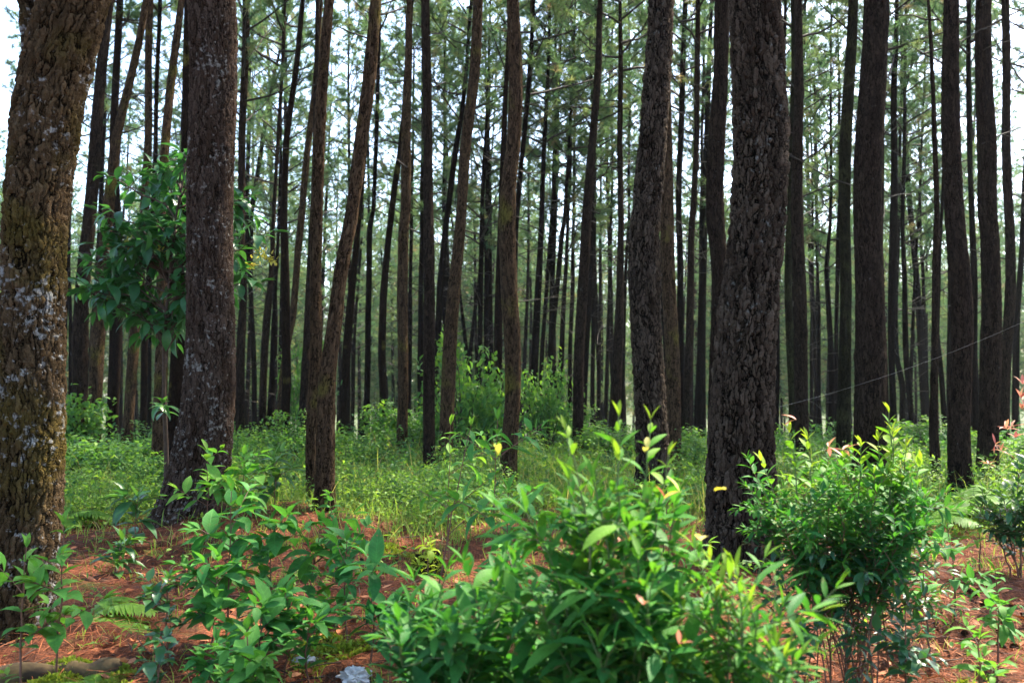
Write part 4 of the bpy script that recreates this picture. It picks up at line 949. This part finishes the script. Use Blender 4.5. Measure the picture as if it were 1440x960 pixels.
# ------------------------------------------------------------------ grass, herbs and litter (uncountable)
def grass_edge(x, y): return 9.15 + .5 * S(1.7 * x) + .4 * S(3.3 * x + 1) - .9 * (x < -3) - .4 * (x > 3.4)
def patchy(x, y):
    return S(1.9 * x + 1.1 * S(1.3 * y)) + S(1.7 * y + 1.3 * S(.9 * x) + 1) + .7 * S(4.1 * x - 3.3 * y)
def blades(n, ylo, yhi, hmin, hmax, w, seed, tint, spread=.6, pw=1.0, edge=True, clump=.25):
    r = np.random.default_rng(seed)
    nc = max(1, n // 14)
    y = ylo + (yhi - ylo) * r.random(nc) ** pw; x = r.uniform(-.64, .64, nc) * y
    keep = ((y > grass_edge(x, y)) & (patchy(x, y) > r.uniform(-1.4, .2, nc))) | (r.random(nc) < .05) if edge else np.ones(nc, bool)
    x, y = x[keep], y[keep]; nc = len(x); ch = r.uniform(.6, 1.25, nc); ct = r.normal(0, .13, nc)
    X = (x[:, None] + r.normal(0, clump, (nc, 14))).ravel(); Yv = (y[:, None] + r.normal(0, clump, (nc, 14))).ravel(); m = len(X)
    H = np.repeat(ch, 14) * r.uniform(hmin, hmax, m)
    P = np.stack([X, Yv, ground(X, Yv) - .01], -1)
    D = norm(np.stack([r.normal(0, .32, m), r.normal(0, .32, m), np.ones(m)], -1)); a = r.uniform(0, 6.28, m)
    U = np.stack([C(a), S(a), np.zeros(m)], -1)
    return P, D, U, H, w * r.uniform(.6, 1.4, m), r.uniform(.2, 1.5, m), np.full(m, .25), np.clip(np.repeat(ct, 14) + r.normal(tint, .12, m), 0, 1)
mb = MB()
leaf_array(mb, *blades(62000, 8, 17, .07, .27, .008, 1, .5, pw=1.2), 'blade')
leaf_array(mb, *blades(5200, 8.5, 17, .3, .6, .007, 15, .9, pw=1.2), 'blade')
leaf_array(mb, *blades(22000, 15, 30, .12, .32, .016, 2, .3), 'blade')
tag(mb.build('grass', [M['grass']]), 'tall wispy grass behind the bare red ground', 'grass', kind='stuff')
mb = MB()
leaf_array(mb, *blades(2600, 3.2, 9, .05, .16, .005, 3, .6, edge=False, clump=.05), 'blade')
leaf_array(mb, *blades(2500, 6.5, 9.5, .06, .2, .006, 31, .6, edge=False, clump=.08), 'blade')
tag(mb.build('grass_tufts', [M['grass']]), 'short sparse grass on the red needle litter', 'grass', kind='stuff')

def herbs(n, ylo, yhi, hmin, hmax, L, seed, tint, edge=True, pw=1.0, k=12):
    r = np.random.default_rng(seed)
    y = ylo + (yhi - ylo) * r.random(n) ** pw; x = r.uniform(-.64, .64, n) * y
    if edge:
        kp = ((y > grass_edge(x, y) + .1) & (patchy(x, y) < r.uniform(-.4, 1.6, n))) | (r.random(n) < .10); x, y = x[kp], y[kp]; n = len(x)
    H = r.uniform(hmin, hmax, n) * (1.25 - .3 * np.clip(patchy(x, y), -1, 1)); ln = r.normal(0, .18, (n, 2)) * H[:, None]; t = r.random((n, k)) ** .7
    P = np.stack([x[:, None] + ln[:, :1] * t + r.normal(0, .035, (n, k)), y[:, None] + ln[:, 1:] * t + r.normal(0, .035, (n, k)), ground(x, y)[:, None] + H[:, None] * t], -1).reshape(-1, 3)
    m = len(P); D = norm(r.normal(0, 1, (m, 3)) * [1, 1, .4] + [0, 0, .15]); U = norm(r.normal(0, .35, (m, 3)) + [0, 0, 1])
    Lr = L * r.uniform(.6, 1.4, m) * np.repeat(r.uniform(.7, 1.3, n), k)
    ct = np.repeat(r.normal(0, .17, n) + .14 * S(2.3 * x + 1.9 * y), k)
    return (P, D, U, Lr, Lr * r.uniform(.35, .55, m), r.uniform(.2, 1.1, m), np.full(m, .3), np.clip(tint + ct + r.normal(0, .09, m), 0, 1)), np.stack([x, y, ground(x, y)], -1), np.stack([x + ln[:, 0], y + ln[:, 1], ground(x, y) + H], -1)
def stems(mb, A, B, w, seed):
    r = np.random.default_rng(seed); n = len(A); a = r.uniform(0, 3.14, n)
    s = np.stack([C(a), S(a), 0 * a], -1) * w
    s2 = np.stack([-S(a), C(a), 0 * a], -1) * w
    for q in (s, s2):
        V = np.stack([A - q, A + q, B + q * .4, B - q * .4], 1).reshape(-1, 3); mb.add(V, np.arange(4 * n).reshape(-1, 4), 1, .4)
mb = MB()
for args in [(8200, 8.3, 14, .06, .38, .052, 5, .6), (4200, 13, 22, .12, .5, .075, 6, .34), (1500, 20, 40, .2, .55, .12, 7, .2)]:
    a, A, B = herbs(*args); leaf_array(mb, *a, 'small'); stems(mb, A, B, .002, 9)
tag(mb.build('undergrowth', [M['leaf_shrub'], M['green_stem']]), 'knee-high leafy undergrowth among the trunks', 'undergrowth', kind='stuff')
mb = MB()
a, A, B = herbs(420, 3.2, 9.5, .03, .13, .045, 8, .6, False, .8, 7); leaf_array(mb, *a, 'small'); stems(mb, A, B, .0012, 9)
tag(mb.build('ground_herbs', [M['leaf_shrub'], M['green_stem']]), 'tiny leafy herbs dotted over the needle litter', 'ground cover', kind='stuff')

def litter():
    r = np.random.default_rng(12); n = 60000
    y = 2.6 + 8.4 * r.random(n) ** .9; x = r.uniform(-.66, .66, n) * y
    z = ground(x, y) + r.uniform(.004, .022, n); a = r.uniform(0, 6.283, n)
    P = np.stack([x, y, z], -1); D = np.stack([C(a), S(a), r.normal(.03, .12, n)], -1); U = norm(r.normal(0, .6, (n, 3)) + [0, 0, 1])
    mb = MB(); leaf_array(mb, P, D, U, r.uniform(.09, .2, n), r.uniform(.002, .0042, n), r.uniform(.1, .9, n), np.full(n, .1), np.clip(r.normal(.42, .24, n), 0, 1), 'blade')
    tag(mb.build('needle_litter', [M['litter']]), 'fallen red-brown pine needles covering the bare ground', 'needle litter', kind='stuff')
    n = 900; y = 2.8 + 7 * r.random(n); x = r.uniform(-.64, .64, n) * y; a = r.uniform(0, 6.28, n); L = r.uniform(.04, .3, n)
    mb = MB()
    for i in range(n):
        z0 = float(ground(x[i], y[i])) + .012; d = np.array([math.cos(a[i]), math.sin(a[i]), r.normal(0, .06)]) * L[i]
        p = np.array([x[i], y[i], z0]); tube(mb, [p, p + d * .5 + r.normal(0, .01, 3) * [1, 1, .3], p + d], [.004, .0035, .002], 4)
    tag(mb.build('fallen_twigs', [M['twig_brown']]), 'small dead twigs scattered over the needles', 'twigs', kind='stuff')
    # fallen broad leaves
    n = 1000; y = r.uniform(3.2, 9, n); x = r.uniform(-.62, .62, n) * y; a = r.uniform(0, 6.28, n)
    mb = MB(); leaf_array(mb, np.stack([x, y, ground(x, y) + .02], -1), np.stack([C(a), S(a), r.normal(0, .2, n)], -1), norm(r.normal(0, .4, (n, 3)) + [0, 0, 1]), r.uniform(.04, .11, n), r.uniform(.02, .05, n), r.uniform(-.8, 1.2, n), np.full(n, .3), np.clip(r.normal(.75, .15, n), 0, 1), 'small')
    tag(mb.build('fallen_leaves', [M['litter']]), 'dry curled leaves scattered on the needles', 'fallen leaves', kind='stuff')
litter()
def moss_patch(px, Y, rx, ry, seed, label):
    r = np.random.default_rng(seed); b = gp(px, Y); n = 3800
    a = r.uniform(0, 6.283, n); q = np.sqrt(r.random(n)) * (1 + .25 * S(3 * a + seed)); x = b[0] + rx * q * C(a); y = b[1] + ry * q * S(a)
    P = np.stack([x, y, ground(x, y) + r.uniform(0, .03, n) * (1.2 - q)], -1); D = norm(r.normal(0, 1, (n, 3)) + [0, 0, .8])
    mb = MB(); leaf_array(mb, P, D, norm(r.normal(0, 1, (n, 3))), r.uniform(.012, .03, n), r.uniform(.008, .016, n), np.full(n, .4), np.full(n, .3), np.clip(r.normal(.5, .2, n), 0, 1), 'small')
    tag(mb.build('moss', [M['moss']]), label, 'moss', kind='stuff')
moss_patch(480, 4.9, .30, .22, 1, 'yellow-green moss patch among the seedlings')
moss_patch(120, 4.35, .22, .12, 2, 'moss patch above the fallen log')
moss_patch(95, 4.24, .30, .05, 9, 'moss growing along the front of the fallen log')
moss_patch(1380, 3.9, .30, .2, 3, 'moss patch in the bottom right corner')
moss_patch(515, 7.8, .5, .12, 4, 'moss along the top of the red bank')

# ------------------------------------------------------------------ small things on the ground
def noise3(V, f, seed):
    r = np.random.default_rng(seed); o = 0
    for k in range(5):
        d = r.normal(0, 1, 3) * f * (1 + k * .7); o = o + S(V @ d + r.uniform(0, 6)) / (1 + k * .6)
    return o
def lump(name, label, cat, px, Y, size, mat, seed, amp=.25, zf=.5, kind_=None):
    import bmesh
    bm = bmesh.new(); bmesh.ops.create_icosphere(bm, subdivisions=4, radius=1)
    V = np.array([v.co[:] for v in bm.verts]); f = np.array([[v.index for v in q.verts] for q in bm.faces]); bm.free()
    V = V * (1 + (amp > 1) * (.10 * np.abs(noise3(V, 7.0, seed + 2)) - .25)[:, None] + amp * .2 * np.abs(noise3(V, 2.0, seed))[:, None] - amp * .16 * np.abs(noise3(V, 5.0, seed + 1))[:, None])
    V = V * np.array(size); b = gp(px, Y); b[2] += size[2] * zf
    mb = MB(); mb.add(V + b, f); o = mb.build(name, [M[mat]], None, b, smooth=amp < 1); tag(o, label, cat); return o
M['plastic'] = simple_mat('white_plastic', (.26, .255, .25), (.50, .49, .47), 10, .35, .6)
M['stone'] = simple_mat('grey_stone', (.16, .15, .14), (.42, .41, .40), 18, .9, .8)
lump('plastic_bag', 'crumpled white plastic bag at the bottom edge, left of the large bush', 'plastic bag', 503, 4.36, (.075, .055, .045), 'plastic', 3, 1.01, .6)
lump('plastic_scrap', 'small torn white plastic scrap just right of the crumpled bag', 'plastic scrap', 556, 4.0, (.05, .03, .016), 'plastic', 5, 1.2, .7)
lump('stone', 'pale grey flat stone behind the white plastic bag', 'stone', 432, 4.75, (.06, .04, .022), 'stone', 6, .7, .5)
lump('stone', 'small brownish stone on the red soil right of the mossy stump', 'stone', 655, 6.3, (.05, .04, .03), 'stone', 7, .6, .5)
# mossy stump
def stump():
    b = gp(601, 6.9); th = np.arange(40) / 40 * 6.283; r = np.random.default_rng(2)
    zz = np.array([-.05, 0, .04, .09, .14, .155, .15, .14]); rr = np.array([.16, .14, .115, .105, .10, .092, .05, .004])
    lob = 1 + .08 * S(3 * th + 1) + .05 * S(7 * th)
    V = np.stack([b[0] + rr[:, None] * lob * C(th), b[1] + rr[:, None] * lob * S(th), b[2] + zz[:, None] + (.015 * S(2 * th))[None] * (zz[:, None] > .1)], -1)
    i = np.arange(7)[:, None] * 40; j = np.arange(40)[None]; j2 = (j + 1) % 40
    f = np.stack([i + j, i + j2, i + 40 + j2, i + 40 + j], -1).reshape(-1, 4)
    co = np.stack([rr[:, None] * C(th), rr[:, None] * S(th), np.broadcast_to(zz[:, None], (8, 40))], -1).reshape(-1, 3)
    root = empty('tree_stump', b, 'short mossy stump on the red bank with pale leaves against it', 'stump')
    mb = MB(); mb.add(V.reshape(-1, 3), f, 0, .5, co); mb.build('wood', [M['bark_mossy_far']], root, b)
    n = 700; a = r.uniform(0, 6.28, n); z = r.uniform(.03, .16, n); q = np.where(z > .15, r.uniform(0, .1, n), .105)
    P = np.stack([b[0] + q * C(a), b[1] + q * S(a), b[2] + z], -1)
    mb = MB(); leaf_array(mb, P, norm(r.normal(0, 1, (n, 3)) + np.stack([C(a), S(a), 0 * a], -1)), norm(r.normal(0, 1, (n, 3))), np.full(n, .022), np.full(n, .012), np.full(n, .3), np.full(n, .3), r.uniform(.2, .8, n), 'small'); mb.build('moss_cover', [M['moss']], root, b)
    sapling('pale yellow-green seedling in front of the mossy stump', 603, 6.55, 765, .10, .05, 90, 'leaf_bright', nbr=3, step=.05, t0=.3, tint=.98)
stump()
# fallen log, bottom left
def log():
    A = gp(-40, 4.2) + [0, 0, .03]; B = gp(190, 4.45) + [0, 0, .012]; n = 60; t = np.linspace(0, 1, n)[:, None]
    P = A + (B - A) * t + np.array([0, 1, .3]) * .03 * S(5 * t) + np.array([0, 0, 1]) * .008 * S(23 * t)
    th = 40; mb = MB(); rad = .060 - .022 * t[:, 0] + .007 * S(9 * t[:, 0]) + .004 * S(31 * t[:, 0]); rad[0] = .02; rad[-1] = .008; rad[-2] = .022; rad[-3] = .03
    tube(mb, P, rad, th); o = mb.build('fallen_log', [M['log_wood']], None, A); tag(o, 'mossy fallen log lying at the bottom left corner', 'log')
log()
# fallen sticks
r = np.random.default_rng(3)
for (x0, Y0, x1, Y1, lab) in [(395, 4.3, 520, 4.6, 'bent dry stick behind the white plastic bag'), (225, 6.6, 300, 6.2, 'thin stick on the red mound'), (520, 4.5, 560, 4.1, 'thin reddish twig under the drooping seedling'), (1220, 4.9, 1330, 5.5, 'dry stick on the red soil at right')]:
    A, B = gp(x0, Y0) + [0, 0, .02], gp(x1, Y1) + [0, 0, .035]
    P = curve_to(A, B, (0, .02, .01), r, 10, .006); mb = MB(); tube(mb, P, np.linspace(.007, .003, 10), 6); tag(mb.build('stick', [M['twig']], None, A), lab, 'stick')
# pine cones
def cone_mesh():
    mb = MB(); lv = LV('small')
    for k in range(60):
        f = k / 60; a = k * 2.4; rr = .020 * math.sin(math.pi * (.12 + .83 * f)); p = np.array([rr * .5 * math.cos(a), rr * .5 * math.sin(a), .06 * f])
        lv.add(p, (math.cos(a), math.sin(a), .5), rr * .9 + .004, .014, -.4, .2, .15)
    lv.write(mb); tube(mb, [[0, 0, 0], [0, 0, .03], [0, 0, .062]], [.008, .011, .002], 8, 0, .05)
    return mb.mesh('pine_cone', [M['cone']])
M['cone'] = leaf_mat('cone', [(.035, .018, .012), (.06, .03, .018), (.10, .055, .03)], 0.02, .7)
cm = cone_mesh(); r = np.random.default_rng(44)
spots = [(r.uniform(500, 590), r.uniform(6.6, 7.9)) for _ in range(16)] + [(r.uniform(620, 700), r.uniform(6.3, 7.6)) for _ in range(7)] + [(r.uniform(1320, 1440), r.uniform(4.6, 6.3)) for _ in range(9)] + [(r.uniform(230, 330), r.uniform(5.5, 7)) for _ in range(5)]
for (px, Y) in spots:
    b = gp(px, Y); o = bpy.data.objects.new('pine_cone', cm); scene.collection.objects.link(o); o.location = (b[0], b[1], b[2] + .02)
    o.rotation_euler = (R(90) + r.normal(0, .3), 0, r.uniform(0, 6.28)); s = r.uniform(.7, 1.05); o.scale = (s, s, s)
    tag(o, 'dark open pine cone lying on the red needles', 'pine cone', 'pine cones on the red needles')
# strand of spider silk between the right trunks
A, B = at(1095, 572, 8.5), at(1440, 452, 8.5); t = np.linspace(0, 1, 12)[:, None]
mb = MB(); tube(mb, A + (B - A) * t - np.array([0, 0, .06]) * 4 * t * (1 - t), .0003, 4)
M['silk'] = simple_mat('silk', (.7, .7, .7), (.8, .8, .8), 5, .4, 0)
tag(mb.build('spider_thread', [M['silk']], None, A), 'long pale strand of spider silk slung across the right-hand trunks', 'thread')

# ------------------------------------------------------------------ say which far pine is which, by the gap it shows in
MARKS = [(38, 46, 'mossy pine'), (296, 36, 'lichen-streaked pine'), (460, 24, 'curving pine'), (567, 8, 'orange-sided pine'), (603, 8, 'straight pine'), (635, 10, 'leaning reddish pine'),
         (716, 12, 'wavy pine'), (816, 8, 'slender dark pine'), (905, 22, 'stout bent pine'), (1050, 42, 'thickest pine'), (1108, 6, 'greenish slim pine'), (1218, 21, 'stout straight pine'),
         (1311, 5, 'isolated slender pine'), (1354, 14, 'left of the close pair'), (1394, 13, 'right of the close pair'), (1445, 0, 'right edge')]
ORD = 'first second third fourth fifth sixth seventh eighth ninth tenth eleventh twelfth thirteenth fourteenth fifteenth sixteenth seventeenth eighteenth nineteenth twentieth'.split()
cand = []
for o in list(scene.objects):
    if o.type == 'EMPTY' and o.get("group") == 'thin pines far back in the forest':
        x, y, z = o.location
        cand.append((720 + F * x / y, y, o))
cand.sort(key=lambda c: c[1])
seen = []
for px, y, o in cand:
    if any(abs(px - m) < w for m, w, _ in MARKS) or any(abs(px - q[0]) < 4 for q in seen) or px < 84 or px > 1438: continue
    seen.append((px, o))
for (m0, w0, n0), (m1, w1, n1) in zip(MARKS[:-1], MARKS[1:]):
    row = sorted([q for q in seen if m0 < q[0] < m1], key=lambda q: q[0])
    for k, (px, o) in enumerate(row[:20]):
        o["label"] = f"{ORD[k]} from left of the thin far pines between {n0} and {n1}"
        if len(o["label"].split()) > 16: o["label"] = f"{ORD[k]} thin far pine between {n0} and {n1}"

# ------------------------------------------------------------------ haze
if HAZE > 0:
    mb = MB(); x0, x1, y0, y1, z0, z1 = -610, 610, -310, 660, -39, 32
    V = [(x, y, z) for z in (z0, z1) for y in (y0, y1) for x in (x0, x1)]
    mb.add(V, [(0, 2, 3, 1), (4, 5, 7, 6), (0, 1, 5, 4), (2, 6, 7, 3), (0, 4, 6, 2), (1, 3, 7, 5)])
    m, nt = newmat('haze'); pv = nd(nt, 'ShaderNodeVolumePrincipled'); pv.inputs['Color'].default_value = (.86, .92, 1, 1); pv.inputs['Density'].default_value = HAZE; pv.inputs['Anisotropy'].default_value = .3
    out = nd(nt, 'ShaderNodeOutputMaterial'); nt.links.new(pv.outputs[0], out.inputs['Volume'])
    o = mb.build('haze', [m], smooth=False); tag(o, 'thin pale haze in the air between the trees', 'haze', kind='stuff')
